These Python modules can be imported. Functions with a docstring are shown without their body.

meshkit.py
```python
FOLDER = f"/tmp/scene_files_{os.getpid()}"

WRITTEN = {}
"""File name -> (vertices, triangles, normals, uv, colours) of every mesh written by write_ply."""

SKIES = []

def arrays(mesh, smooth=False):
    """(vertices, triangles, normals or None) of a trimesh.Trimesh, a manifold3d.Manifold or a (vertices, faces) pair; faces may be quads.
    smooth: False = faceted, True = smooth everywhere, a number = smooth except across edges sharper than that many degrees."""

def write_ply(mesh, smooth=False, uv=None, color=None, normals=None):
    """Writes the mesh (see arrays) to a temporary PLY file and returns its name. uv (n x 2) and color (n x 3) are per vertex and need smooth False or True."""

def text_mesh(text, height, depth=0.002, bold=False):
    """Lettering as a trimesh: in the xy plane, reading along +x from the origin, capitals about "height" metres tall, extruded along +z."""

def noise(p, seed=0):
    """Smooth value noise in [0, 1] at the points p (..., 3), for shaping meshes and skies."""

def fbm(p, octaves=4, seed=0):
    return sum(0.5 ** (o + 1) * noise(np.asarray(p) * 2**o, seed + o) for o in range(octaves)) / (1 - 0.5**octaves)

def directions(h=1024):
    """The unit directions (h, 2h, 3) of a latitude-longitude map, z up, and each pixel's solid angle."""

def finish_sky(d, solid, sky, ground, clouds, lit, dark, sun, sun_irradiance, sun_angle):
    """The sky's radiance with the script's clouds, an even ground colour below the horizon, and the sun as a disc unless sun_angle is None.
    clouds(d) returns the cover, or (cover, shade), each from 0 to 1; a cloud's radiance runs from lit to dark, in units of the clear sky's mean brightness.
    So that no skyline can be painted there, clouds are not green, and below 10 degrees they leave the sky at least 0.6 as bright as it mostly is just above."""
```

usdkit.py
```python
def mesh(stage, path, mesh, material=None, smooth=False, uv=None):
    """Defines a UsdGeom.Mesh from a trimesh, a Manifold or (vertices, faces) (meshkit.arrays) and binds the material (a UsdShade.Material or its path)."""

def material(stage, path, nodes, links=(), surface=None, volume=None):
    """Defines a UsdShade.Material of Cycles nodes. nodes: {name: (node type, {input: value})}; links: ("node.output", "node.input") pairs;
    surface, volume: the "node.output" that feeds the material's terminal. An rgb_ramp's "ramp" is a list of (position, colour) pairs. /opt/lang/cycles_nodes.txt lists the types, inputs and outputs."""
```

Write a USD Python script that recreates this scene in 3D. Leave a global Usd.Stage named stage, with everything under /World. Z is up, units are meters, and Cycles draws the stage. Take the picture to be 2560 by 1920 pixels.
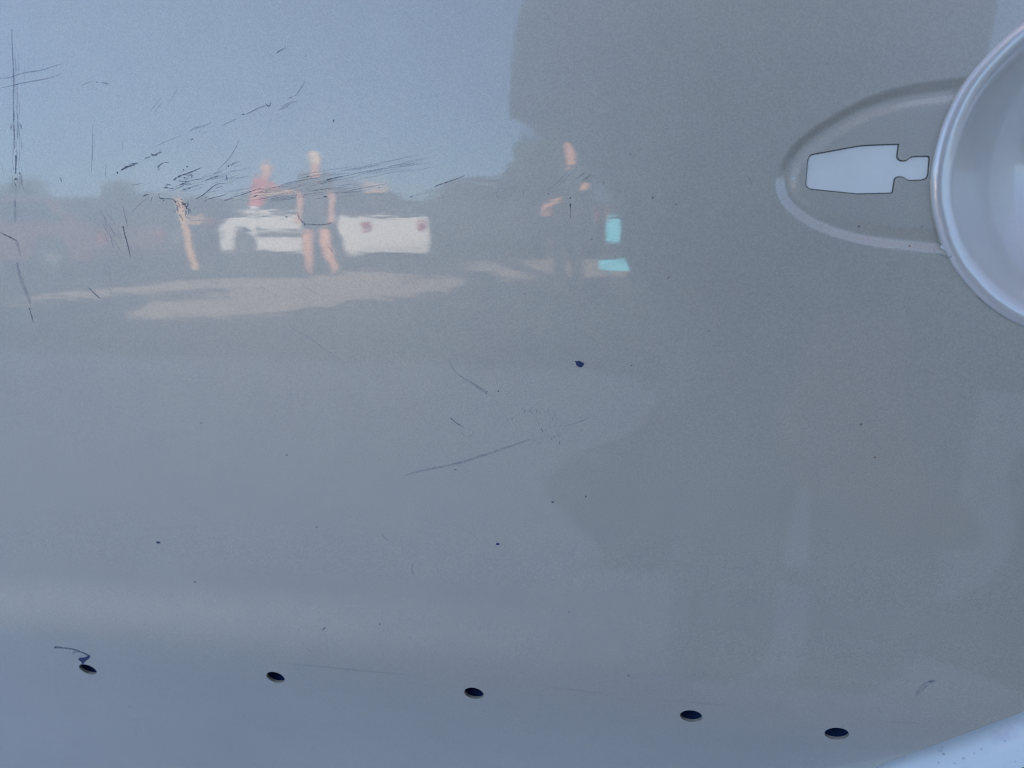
import math, random
import numpy as np, trimesh, shapely, usdkit, meshkit
import manifold3d as m3
from shapely.geometry import Polygon, Point, LineString
from scipy.interpolate import splprep, splev
from pxr import Usd, UsdGeom, UsdLux, UsdShade, Gf, Sdf, Vt

rnd = random.Random(7)
stage = Usd.Stage.CreateInMemory()
UsdGeom.SetStageUpAxis(stage, UsdGeom.Tokens.z)
UsdGeom.SetStageMetersPerUnit(stage, 1.0)
W = UsdGeom.Xform.Define(stage, '/World')
UsdGeom.Scope.Define(stage, '/World/Looks')

# ------------------------------------------------------------------ camera, sky, sun, exposure
DIST, EYE = 0.24, 0.95                       # lens to panel, lens above the ground
YAW, PITCH = math.radians(-11.5), math.radians(12.2)
FPX = 2009.0                                 # focal length in pixels of the 2560 px wide photograph
EXPOSURE = 2.96
SUN_EL, SUN_AZ = math.radians(13.0), math.radians(20.0)
SKY = 0.05
SKY_TINT = (4.3, 4.05, 4.9)                     # added lavender tint mixed into the sky, makes it greyer and dimmer
C = np.array([0.0, -DIST, EYE])
F = np.array([math.sin(YAW) * math.cos(PITCH), math.cos(YAW) * math.cos(PITCH), -math.sin(PITCH)])
R = np.array([math.cos(YAW), -math.sin(YAW), 0.0])
U = np.cross(R, F)
cam = UsdGeom.Camera.Define(stage, '/World/camera')
cam.AddTransformOp().Set(Gf.Matrix4d(*R, 0, *U, 0, *(-F), 0, *C, 1))
cam.CreateHorizontalApertureAttr(36.0)
cam.CreateVerticalApertureAttr(27.0)
cam.CreateFocalLengthAttr(36.0 * FPX / 2560)
cam.CreateClippingRangeAttr(Gf.Vec2f(0.01, 1000))
cam.CreateFStopAttr(14.0)
cam.CreateFocusDistanceAttr(0.265)
cam.CreateExposureAttr(EXPOSURE)

def mat(name, nodes, links=(), surface='p.BSDF', **k):
    return usdkit.material(stage, '/World/Looks/' + name, nodes, links, surface=surface, **k)

sky_mat = mat('sky_look', {'s': ('sky_texture', {'sky_type': 'single_scattering', 'sun_disc': False, 'sun_elevation': SUN_EL,
              'sun_rotation': math.atan2(math.sin(SUN_AZ), math.cos(SUN_AZ)), 'air_density': 0.6, 'aerosol_density': 0.15, 'ozone_density': 4.5}),
              'tc': ('texture_coordinate', {}), 'cn': ('noise_texture', {'scale': 2.2, 'detail': 5.0, 'roughness': 0.55}),
              'cm': ('map_range', {'from_min': 0.3, 'from_max': 0.75, 'to_min': 0.12, 'to_max': 0.30, 'clamp': True}),
              'mx': ('mix_color', {'blend_type': 'mix', 'b': SKY_TINT, 'use_clamp': False, 'use_clamp_result': False}),
              'b': ('background_shader', {'strength': SKY})},
              [('tc.generated', 'cn.vector'), ('cn.fac', 'cm.value'), ('cm.result', 'mx.fac'), ('s.color', 'mx.a'), ('mx.result', 'b.color')], surface='b.background')
dome = UsdLux.DomeLight.Define(stage, '/World/sky')
UsdShade.MaterialBindingAPI.Apply(dome.GetPrim()).Bind(sky_mat)
dome.GetPrim().SetCustomDataByKey('kind', 'structure')
sun = UsdLux.DistantLight.Define(stage, '/World/sun')
sun.CreateIntensityAttr(1.25); sun.CreateAngleAttr(0.5); sun.CreateColorAttr(Gf.Vec3f(1.0, 0.86, 0.70))
sun.GetPrim().CreateAttribute('inputs:normalize', Sdf.ValueTypeNames.Bool).Set(True)
sd_ = np.array([math.sin(SUN_AZ) * math.cos(SUN_EL), math.cos(SUN_AZ) * math.cos(SUN_EL), math.sin(SUN_EL)])
sx = np.cross([0, 0, 1.0], sd_); sx /= np.linalg.norm(sx); sy = np.cross(sd_, sx)
sun.AddTransformOp().Set(Gf.Matrix4d(*sx, 0, *sy, 0, *sd_, 0, 0, 0, 0, 1))

# ------------------------------------------------------------------ object helpers
used = {}
def path(name, parent=None):
    base = (parent.GetPath().pathString if parent else '/World') + '/' + name
    n = used.get(base, 0); used[base] = n + 1
    return base if n == 0 else f'{base}_{n:03d}'
def tag(p, label=None, cat=None, group=None, kind=None):
    for k, v in (('label', label), ('category', cat), ('group', group), ('kind', kind)):
        if v: p.SetCustomDataByKey(k, v)
    return p
def obj(name, mesh, m, parent=None, smooth=False, **t):
    return tag(usdkit.mesh(stage, path(name, parent), mesh, m, smooth=smooth).GetPrim(), **t)
def thing(name, label, cat, loc=(0, 0, 0), rz=0, **t):
    x = UsdGeom.Xform.Define(stage, path(name)); x.AddTranslateOp().Set(Gf.Vec3d(*map(float, loc))); x.AddRotateZOp().Set(float(rz))
    return tag(x.GetPrim(), label, cat, **t)
def plain(name, color, rough=0.6, spec=0.5, metallic=0.0, noise=0.0, scale=20.0, coat=0.0):
    c = tuple(color)
    n = {'p': ('principled_bsdf', {'base_color': c, 'roughness': rough, 'specular_ior_level': spec, 'metallic': metallic, 'coat_weight': coat})}
    l = []
    if noise:
        n['g'] = ('geometry', {})
        n['n'] = ('noise_texture', {'scale': scale, 'detail': 5.0, 'roughness': 0.6})
        n['r'] = ('rgb_ramp', {'ramp': [(0.3, tuple(x * (1 - noise) for x in c)), (0.7, tuple(min(1, x * (1 + noise)) for x in c))]})
        l = [('g.position', 'n.vector'), ('n.fac', 'r.fac'), ('r.color', 'p.base_color')]
    return mat(name, n, l)

# ------------------------------------------------------------------ materials
def paint(name, col, metallic, rough, coat_ior, flake=0.10):
    return mat(name, {
        'g': ('geometry', {}),
        'fl': ('noise_texture', {'scale': 2600.0, 'detail': 2.0, 'roughness': 0.7}),
        'fr': ('rgb_ramp', {'ramp': [(0.25, tuple(x * (1 - flake) for x in col)), (0.75, tuple(x * (1 + flake) for x in col))]}),
        'cl': ('noise_texture', {'scale': 38.0, 'detail': 6.0, 'roughness': 0.65}),
        'cr': ('rgb_ramp', {'ramp': [(0.3, (0.965, 0.955, 0.96)), (0.7, (1.0, 1.0, 0.985))]}),
        'mx': ('mix_color', {'blend_type': 'multiply', 'fac': 1.0}),
        'op': ('noise_texture', {'scale': 170.0, 'detail': 3.0, 'roughness': 0.55}),
        'map': ('mapping', {'scale': (0.22, 1.0, 1.0)}),
        'o2': ('noise_texture', {'scale': 62.0, 'detail': 2.0, 'roughness': 0.5}), 'b2': ('bump', {'strength': 1.0, 'distance': 0.00004}),
        'bp': ('bump', {'strength': 1.0, 'distance': 0.000017}),
        'p': ('principled_bsdf', {'metallic': metallic, 'roughness': rough, 'coat_weight': 1.0, 'coat_ior': coat_ior, 'coat_roughness': 0.012}),
    }, [('g.position', 'fl.vector'), ('fl.fac', 'fr.fac'), ('g.position', 'cl.vector'), ('cl.fac', 'cr.fac'), ('fr.color', 'mx.a'), ('cr.color', 'mx.b'),
        ('mx.result', 'p.base_color'), ('g.position', 'map.vector'), ('map.vector', 'op.vector'), ('op.fac', 'bp.height'), ('map.vector', 'o2.vector'), ('o2.fac', 'b2.height'), ('b2.normal', 'bp.normal'), ('bp.normal', 'p.coat_normal')])
M = {}
M['paint'] = paint('silver_grey_paint', (0.40, 0.380, 0.295), 0.45, 0.42, 1.48, 0.16)
M['plate'] = plain('pale_plate', (0.60, 0.61, 0.52), 0.22, 0.5, noise=0.06, scale=60)
M['hole'] = plain('hole_shade', (0.013, 0.028, 0.075), 0.8, 0.1)
M['dark'] = plain('dark_cavity', (0.012, 0.015, 0.02), 0.9, 0.1)
def mark(name, col, alpha, noise=0.0, scale=2500.0, rough=0.7):
    n = {'p': ('principled_bsdf', {'base_color': col, 'roughness': rough, 'specular_ior_level': 0.2}), 't': ('transparent_bsdf', {}), 'm': ('mix_closure', {'fac': alpha})}
    l = [('t.BSDF', 'm.closure1'), ('p.BSDF', 'm.closure2')]
    if noise:
        n['g'] = ('geometry', {}); n['n'] = ('noise_texture', {'scale': scale, 'detail': 3.0, 'roughness': 0.6})
        n['r'] = ('map_range', {'from_min': 0.5 - noise, 'from_max': 0.5 + noise, 'to_min': alpha * 0.12, 'to_max': alpha, 'clamp': True})
        l += [('g.position', 'n.vector'), ('n.fac', 'r.value'), ('r.result', 'm.fac')]
    return mat(name, n, l, surface='m.closure')
M['mark_dark'] = mark('scratch_dark', (0.04, 0.055, 0.08), 0.85, 0.16, 1500)
M['mark_mid'] = mark('scratch_grey', (0.07, 0.085, 0.115), 0.55, 0.14, 1800)
M['mark_soft'] = mark('scratch_faint', (0.09, 0.105, 0.135), 0.27, 0.14, 1800)
M['mark_haze'] = mark('scuff_faint', (0.09, 0.105, 0.125), 0.22, 0.16, 900)
M['chip'] = plain('paint_chip_navy', (0.015, 0.03, 0.075), 0.5, 0.3)
M['rust'] = plain('rust_fleck', (0.22, 0.09, 0.04), 0.8, 0.2)
M['light_mark'] = mark('pale_scratch', (0.75, 0.76, 0.74), 0.7, 0.14, 900)

# ------------------------------------------------------------------ pixels of the photograph -> points of the panel
def rays(px):
    px = np.atleast_2d(np.asarray(px, float))
    return F + R * ((px[:, :1] - 1280) / FPX) + U * ((960 - px[:, 1:2]) / FPX)
def at_y(px, y):                              # where the line of sight meets the plane y
    d = rays(px)
    return C + d * ((y - C[1]) / d[:, 1:2])
def flat(px): return at_y(px, 0.0)[:, [0, 2]]

crease_px = [(0, 1608), (646, 1656), (1046, 1689), (1340, 1713), (1830, 1764), (2297, 1807)]
cf = flat(crease_px)
CREASE = np.polyfit(cf[:, 0], cf[:, 1], 2)
def spline(pts, n=120, closed=False, s=0.0):
    p = np.asarray(pts, float)
    tck, _ = splprep(p.T, s=s, per=closed, k=min(3, len(p) - 1))
    return np.stack(splev(np.linspace(0, 1, n), tck), 1)
leaf_px = spline([(2560, 165), (2470, 190), (2350, 208), (2230, 230), (2130, 268), (2040, 322), (1985, 368), (1955, 415), (1946, 450), (1955, 495), (1990, 535), (2060, 575), (2150, 602), (2260, 618), (2380, 628), (2560, 632)], 160)
LEAF = Polygon(flat(leaf_px))
rim = flat([(2560, 56), (2442, 203), (2393, 285), (2360, 345), (2340, 420), (2337, 477), (2347, 560), (2383, 637), (2449, 732), (2560, 799)])
A_ = np.c_[2 * rim, np.ones(len(rim))]
sol = np.linalg.lstsq(A_, (rim ** 2).sum(1), rcond=None)[0]
CUP = sol[:2]; CUP_R = math.sqrt(sol[2] + (CUP ** 2).sum())
print('cup', CUP, CUP_R, 'crease', CREASE)

def sstep(t): t = np.clip(t, 0, 1); return t * t * (3 - 2 * t)
def height(x, z):                             # depth of the painted skin behind the plane y = 0
    x, z = np.asarray(x, float), np.asarray(z, float)
    t = np.polyval(CREASE, np.clip(x, -0.33, 0.20)) - z
    w = 0.013
    y = math.tan(math.radians(31)) * 0.5 * (t + np.sqrt(t * t + w * w))
    fade = np.interp(x, [-0.25, -0.12, 0.0, 0.1], [1.0, 0.75, 0.25, 0.1])
    y = y - 0.0036 * fade * sstep((t + 0.030) / 0.027)
    near = (x > 0.0) & (x < 0.2) & (np.abs(z - 0.965) < 0.08)
    if near.any():
        pts = shapely.points(x[near], z[near])
        s = np.where(shapely.contains(LEAF, pts), 1.0, -1.0) * shapely.distance(LEAF.exterior, pts)
        soft = np.interp(x[near], [0.02, 0.045, 0.10], [1.0, 1.0, 1.0])
        dip = 0.0011 * sstep((s + 0.0010) / 0.0030) - 0.00045 * sstep((s - 0.0022) / 0.0036)
        y = y.copy(); y[near] += dip * soft
    return y
def normal(x, z, e=0.00025):
    n = np.stack([(height(x + e, z) - height(x - e, z)) / (2 * e), -np.ones_like(x), (height(x, z + e) - height(x, z - e)) / (2 * e)], 1)
    return n / np.linalg.norm(n, axis=1, keepdims=True)
def on_skin(px, proud=0.0):
    d = rays(px); y = np.zeros(len(d))
    for _ in range(14):
        p = C + d * ((y - C[1]) / d[:, 1])[:, None]
        y = 0.5 * y + 0.5 * height(p[:, 0], p[:, 2])
    p = C + d * ((y - C[1]) / d[:, 1])[:, None]
    p[:, 1] = height(p[:, 0], p[:, 2])
    return p + normal(p[:, 0], p[:, 2]) * proud if proud else p

# ------------------------------------------------------------------ the car door
door = thing('car_door', 'scratched silver grey car door panel with empty handle cup and row of dark clip holes', 'car door')
X0, X1, Z0, Z1 = -0.52, 0.46, 0.60, 1.24
def lines(a, b, coarse, fa, fb, fine):
    return np.unique(np.round(np.r_[np.arange(a, fa, coarse), np.arange(fa, fb, fine), np.arange(fb, b, coarse), b], 6))
gx = lines(X0, X1, 0.0028, 0.020, 0.105, 0.0005)
gz = np.unique(np.round(np.r_[np.arange(Z0, 0.70, 0.0028), np.arange(0.70, 0.86, 0.0014), np.arange(0.86, 0.915, 0.0028), np.arange(0.915, 1.01, 0.0006), np.arange(1.01, Z1, 0.0028), Z1], 6))
XX, ZZ = np.meshgrid(gx, gz)
fx, fz = XX.ravel(), ZZ.ravel()
fy = height(fx, fz)
nx, nz = len(gx), len(gz)
i = np.arange(nx * nz).reshape(nz, nx)
a, b, c, d = i[:-1, :-1].ravel(), i[:-1, 1:].ravel(), i[1:, 1:].ravel(), i[1:, :-1].ravel()
front = np.r_[np.c_[a, b, c], np.c_[a, c, d]]                       # faces -y
edge = np.r_[i[0, :], i[1:, -1], i[-1, -2::-1], i[-2:0:-1, 0]]
N = nx * nz
vs = np.r_[np.c_[fx, fy, fz], np.c_[fx, fy + 0.0012, fz]]
e2 = np.roll(edge, -1)
faces = np.r_[front, front[:, ::-1] + N, np.c_[edge, edge + N, e2], np.c_[e2, edge + N, e2 + N]]
def manifold(v, f):
    return m3.Manifold(m3.Mesh(np.asarray(v, np.float32), np.asarray(f, np.uint32)))
solid = manifold(vs, faces)
if solid.is_empty() or solid.volume() < 0: solid = manifold(vs, faces[:, ::-1])
def prism(poly, y0, y1):                      # polygon in x, z -> solid between y0 and y1
    t = trimesh.creation.extrude_polygon(poly, y1 - y0, engine='earcut')
    v = np.c_[t.vertices[:, 0], -t.vertices[:, 2] + y1, t.vertices[:, 1]]
    m = manifold(v, t.faces)
    return m if m.volume() > 0 else manifold(v, t.faces[:, ::-1])
S = 400 / 2212
slot_px = [(1980 + S * u, 320 + S * v) for u, v in [(305, 350), (520, 310), (800, 258), (920, 237), (1050, 225), (1490, 209), (1500, 216), (1475, 390), (1484, 415), (1500, 430), (1530, 442), (1590, 438), (1620, 415), (1650, 392), (1700, 380), (1890, 377), (1912, 385), (1925, 410), (1905, 640), (1890, 680), (1870, 705), (1810, 728), (1620, 735), (1590, 722), (1560, 695), (1520, 683), (1480, 683), (1445, 700), (1435, 740), (1412, 890), (1390, 909), (920, 922), (780, 908), (260, 855), (225, 838), (200, 815), (184, 780), (212, 450), (230, 400), (260, 362)]]
SLOT = Polygon(flat(slot_px)).buffer(0)
cup_hole = Point(CUP).buffer(CUP_R - 0.0006, 64)
solid -= prism(SLOT, -0.02, 0.02)
solid -= prism(cup_hole, -0.02, 0.03)
hole_px = [(220, 1674), (689, 1694), (1185, 1734), (1728, 1791), (2092, 1835)]
hp = on_skin(hole_px); hn = normal(hp[:, 0], hp[:, 2])
HR = 0.0036
def axis(n):
    z = n / np.linalg.norm(n); x = np.cross([0, 0, 1.0], z); x /= np.linalg.norm(x); y = np.cross(z, x)
    m = np.eye(4); m[:3, 0], m[:3, 1], m[:3, 2] = x, y, z
    return m
hole_r = [HR * k for k in (1.0, 0.98, 0.98, 1.02, 1.05)]
for p, n, r in zip(hp, hn, hole_r):
    t = trimesh.creation.cylinder(r, 0.02, sections=40); t.apply_transform(axis(n)); t.apply_translation(p)
    solid -= manifold(t.vertices, t.faces)
ledge = on_skin([(2181, 1920), (2560, 1779)])
e0, e1 = ledge[0, [0, 2]], ledge[1, [0, 2]]
dirn = (e1 - e0) / np.linalg.norm(e1 - e0)
bow = on_skin([(2181 + 379 * k, 1920 - 141 * k) for k in np.linspace(-0.5, 1.25, 40)])[:, [0, 2]]
bow = np.vstack([bow[0] - (bow[1] - bow[0]) / np.linalg.norm(bow[1] - bow[0]) * 0.6, bow, bow[-1] + (bow[-1] - bow[-2]) / np.linalg.norm(bow[-1] - bow[-2]) * 0.5])
cut = Polygon(list(map(tuple, bow)) + [(bow[-1, 0] + 0.5, bow[-1, 1]), (bow[-1, 0] + 0.5, 0.0), (bow[0, 0], 0.0)]).buffer(0)
solid -= prism(cut, -0.3, 0.5)
mm = solid.to_mesh(); v, f = np.array(mm.vert_properties[:, :3], float), np.array(mm.tri_verts)
tn = np.cross(v[f[:, 1]] - v[f[:, 0]], v[f[:, 2]] - v[f[:, 0]])
off = np.abs(v[:, 1] - height(v[:, 0], v[:, 2]))
tnn = tn / np.maximum(np.linalg.norm(tn, axis=1, keepdims=True), 1e-18)
isf = (off[f].max(1) < 4e-4) & (tnn[:, 1] < -0.2)
cen = v[f].mean(1)
leaf_in = shapely.contains(LEAF, shapely.points(cen[:, 0], cen[:, 2]))
def split(mask, analytic):
    ff = f[mask]; ids, inv = np.unique(ff, return_inverse=True)
    vv = v[ids]
    if analytic: return vv, inv.reshape(-1, 3), normal(vv[:, 0], vv[:, 2])
    vv = v[ff].reshape(-1, 3)
    return vv, np.arange(len(vv)).reshape(-1, 3), np.repeat(tnn[mask], 3, axis=0)
def put(name, parts, m, parent, **t):
    vv, ff, nn, n0 = [], [], [], 0
    for a_, b_, c_ in parts:
        vv.append(a_); ff.append(b_ + n0); nn.append(c_); n0 += len(a_)
    vv, ff, nn = np.vstack(vv), np.vstack(ff), np.vstack(nn)
    me = UsdGeom.Mesh.Define(stage, path(name, parent))
    me.CreatePointsAttr(Vt.Vec3fArray.FromNumpy(vv.astype(np.float32)))
    me.CreateFaceVertexCountsAttr(Vt.IntArray.FromNumpy(np.full(len(ff), 3, np.int32)))
    me.CreateFaceVertexIndicesAttr(Vt.IntArray.FromNumpy(ff.astype(np.int32).ravel()))
    me.CreateSubdivisionSchemeAttr('none')
    me.CreateNormalsAttr(Vt.Vec3fArray.FromNumpy(nn.astype(np.float32))); me.SetNormalsInterpolation('vertex')
    UsdShade.MaterialBindingAPI.Apply(me.GetPrim()).Bind(m)
    return tag(me.GetPrim(), **t)
skin = put('door_skin', [split(isf & ~leaf_in, True), split(~isf, False)], M['paint'], door)
recess = put('handle_recess', [split(isf & leaf_in, True)], M['paint'], door)

# handle cup: a pressed bowl with a rolled rim
prof = [(1.3, 2.5), (1.3, 0.3), (1.1, -0.25), (0.6, -0.62), (-0.3, -0.85), (-1.4, -0.86), (-2.5, -0.62), (-3.5, -0.10), (-4.4, 0.65), (-5.2, 1.6)]
r0, d0 = CUP_R * 1000 - 5.2, 1.6
slope0 = math.radians(47); rad = r0 / math.sin(slope0)
for k in range(1, 41):
    th = slope0 * (1 - k / 40)
    prof.append((rad * math.sin(th) - CUP_R * 1000, d0 + rad * (math.cos(th) - math.cos(slope0))))
prof = np.array(prof); rr = (CUP_R * 1000 + prof[:, 0]) / 1000; dd = prof[:, 1] / 1000
ang = np.linspace(0, 2 * np.pi, 181)[:-1]
wob = meshkit.fbm(np.c_[np.cos(ang) * 3, np.sin(ang) * 3, 0 * ang], 3, 5) - 0.5
vv = []
for k in range(len(rr)):
    ra = rr[k] + (0.0007 * wob if k < 10 else 0)
    vv.append(np.c_[CUP[0] + ra * np.cos(ang), np.full(180, dd[k]), CUP[1] + ra * np.sin(ang)])
vv = np.vstack(vv); nr = len(rr); q = np.arange(180); ff = []
for k in range(nr - 1):
    a_, b_ = k * 180 + q, k * 180 + (q + 1) % 180
    ff += [np.c_[a_, a_ + 180, b_ + 180], np.c_[a_, b_ + 180, b_]]
ff = np.vstack(ff)
tm = trimesh.Trimesh(vv, ff, process=False)
if tm.face_normals[180 * 2 * 30, 1] > 0: ff = ff[:, ::-1]
M['cup'] = paint('cup_paint', (0.52, 0.50, 0.43), 0.45, 0.33, 1.6, 0.06)
obj('handle_cup', (vv, ff), M['cup'], door, smooth=True)

# plate behind the keyhole-shaped opening, with a fine gap round it
sc = np.array(SLOT.exterior.coords)
PL = SLOT.buffer(-0.00034)
pl = trimesh.creation.extrude_polygon(PL, 0.0012, engine='earcut')
pc = np.array(PL.centroid.coords)[0]
tilt = math.tan(math.radians(3.0))
pv = np.c_[pl.vertices[:, 0], 0.00125 - pl.vertices[:, 2] + 0.0012 + tilt * (pl.vertices[:, 1] - pc[1]) * 0.15, pl.vertices[:, 1]]
pf = pl.faces[:, ::-1]
if trimesh.Trimesh(pv, pf, process=False).volume < 0: pf = pf[:, ::-1]
obj('slot_plate', (pv, pf), M['plate'], door, label='pale smooth plate filling the keyhole-shaped opening')

er = np.array(SLOT.exterior.coords)[:-1]
el = LineString(np.vstack([er, er[:1]])); ep = np.array([el.interpolate(k_ / 260, normalized=True).coords[0] for k_ in range(260)])
et = np.roll(ep, -1, 0) - np.roll(ep, 1, 0); et /= np.linalg.norm(et, axis=1, keepdims=True)
ey = height(ep[:, 0], ep[:, 1]); rr_ = 0.00009; vv = []
for a_ in np.linspace(0, 2 * np.pi, 7)[:-1]:
    vv.append(np.c_[ep[:, 0] - et[:, 1] * rr_ * math.cos(a_), ey + 0.00006 + rr_ * math.sin(a_), ep[:, 1] + et[:, 0] * rr_ * math.cos(a_)])
q = np.arange(260); ff = np.vstack([np.vstack([np.c_[k_ * 260 + q, k_ * 260 + (q + 1) % 260, (k_ + 1) % 6 * 260 + (q + 1) % 260], np.c_[k_ * 260 + q, (k_ + 1) % 6 * 260 + (q + 1) % 260, (k_ + 1) % 6 * 260 + q]]) for k_ in range(6)])
te = trimesh.Trimesh(np.vstack(vv), ff, process=False); te.fix_normals()
obj('slot_edge', te, M['paint'], door, smooth=True)
# sleeves added behind the five clip holes, navy colour standing for the shade inside
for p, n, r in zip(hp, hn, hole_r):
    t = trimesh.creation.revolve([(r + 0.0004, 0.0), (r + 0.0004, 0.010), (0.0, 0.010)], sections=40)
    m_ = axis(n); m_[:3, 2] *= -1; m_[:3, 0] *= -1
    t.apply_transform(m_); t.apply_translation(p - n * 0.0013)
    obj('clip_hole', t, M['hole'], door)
    # bare bright lip along the cut edge
    lip = trimesh.creation.torus(r + 0.00005, 0.00009, major_sections=40, minor_sections=6)
    lip.apply_transform(axis(n)); lip.apply_translation(p - n * 0.00012)
    obj('hole_edge', lip, M['paint'], door, smooth=True)
# inner panel behind the skin, coloured near-black to stand for cavity shade
obj('inner_panel', trimesh.creation.box(bounds=[[X0 + 0.02, 0.135, Z0 + 0.02], [X1 - 0.02, 0.15, Z1 - 0.02]]), M['dark'], door)

# ------------------------------------------------------------------ scratches, chips and scuffs on the paint
def ribbon(pts, wid, proud=0.00006, n=None, jag=0.0):
    p = np.asarray(pts, float); wid = np.asarray(wid) * 0.85 if np.ndim(wid) else wid * 0.85
    if len(p) > 2: p = spline(p, n or 6 * len(p))
    else: p = p[0] + (p[1] - p[0]) * np.linspace(0, 1, n or 8)[:, None]
    tg = np.gradient(p, axis=0); tg /= np.maximum(np.linalg.norm(tg, axis=1, keepdims=True), 1e-9)
    sd = np.c_[-tg[:, 1], tg[:, 0]]
    w = np.interp(np.linspace(0, 1, len(p)), np.linspace(0, 1, len(np.atleast_1d(wid))), np.atleast_1d(wid)) if np.ndim(wid) else wid * (0.25 + 0.75 * np.sin(np.linspace(0.12, np.pi - 0.12, len(p))))
    w = w[:, None] * 0.5
    if jag:
        j = np.array([rnd.uniform(1 - jag, 1 + jag) for _ in p])[:, None]; w = w * j
    l, r_ = on_skin(p + sd * w, proud), on_skin(p - sd * w, proud)
    k = len(p); i_ = np.arange(k - 1)
    return np.vstack([l, r_]), np.r_[np.c_[i_, i_ + 1, i_ + 1 + k], np.c_[i_, i_ + 1 + k, i_ + k]]
def join(list_):
    vv, ff, n0 = [], [], 0
    for a_, b_ in list_: vv.append(a_); ff.append(b_ + n0); n0 += len(a_)
    return np.vstack(vv), np.vstack(ff)
def blob(c, rx, ry, rot=0, n=11, rough=0.25, proud=0.00006):
    a_ = np.linspace(0, 2 * np.pi, n + 1)[:-1]
    k = np.array([rnd.uniform(1 - rough, 1 + rough) for _ in a_])
    p = np.c_[np.cos(a_) * rx * k, np.sin(a_) * ry * k]
    r_ = math.radians(rot); p = p @ np.array([[math.cos(r_), math.sin(r_)], [-math.sin(r_), math.cos(r_)]]) + c
    q_ = on_skin(np.vstack([[c], p]), proud)
    return q_, np.array([(0, 1 + k_, 1 + (k_ + 1) % n) for k_ in range(n)])
def patch(poly, proud=0.00006):
    t = trimesh.creation.triangulate_polygon(Polygon(poly), engine='earcut')
    return on_skin(t[0], proud), t[1]

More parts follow.
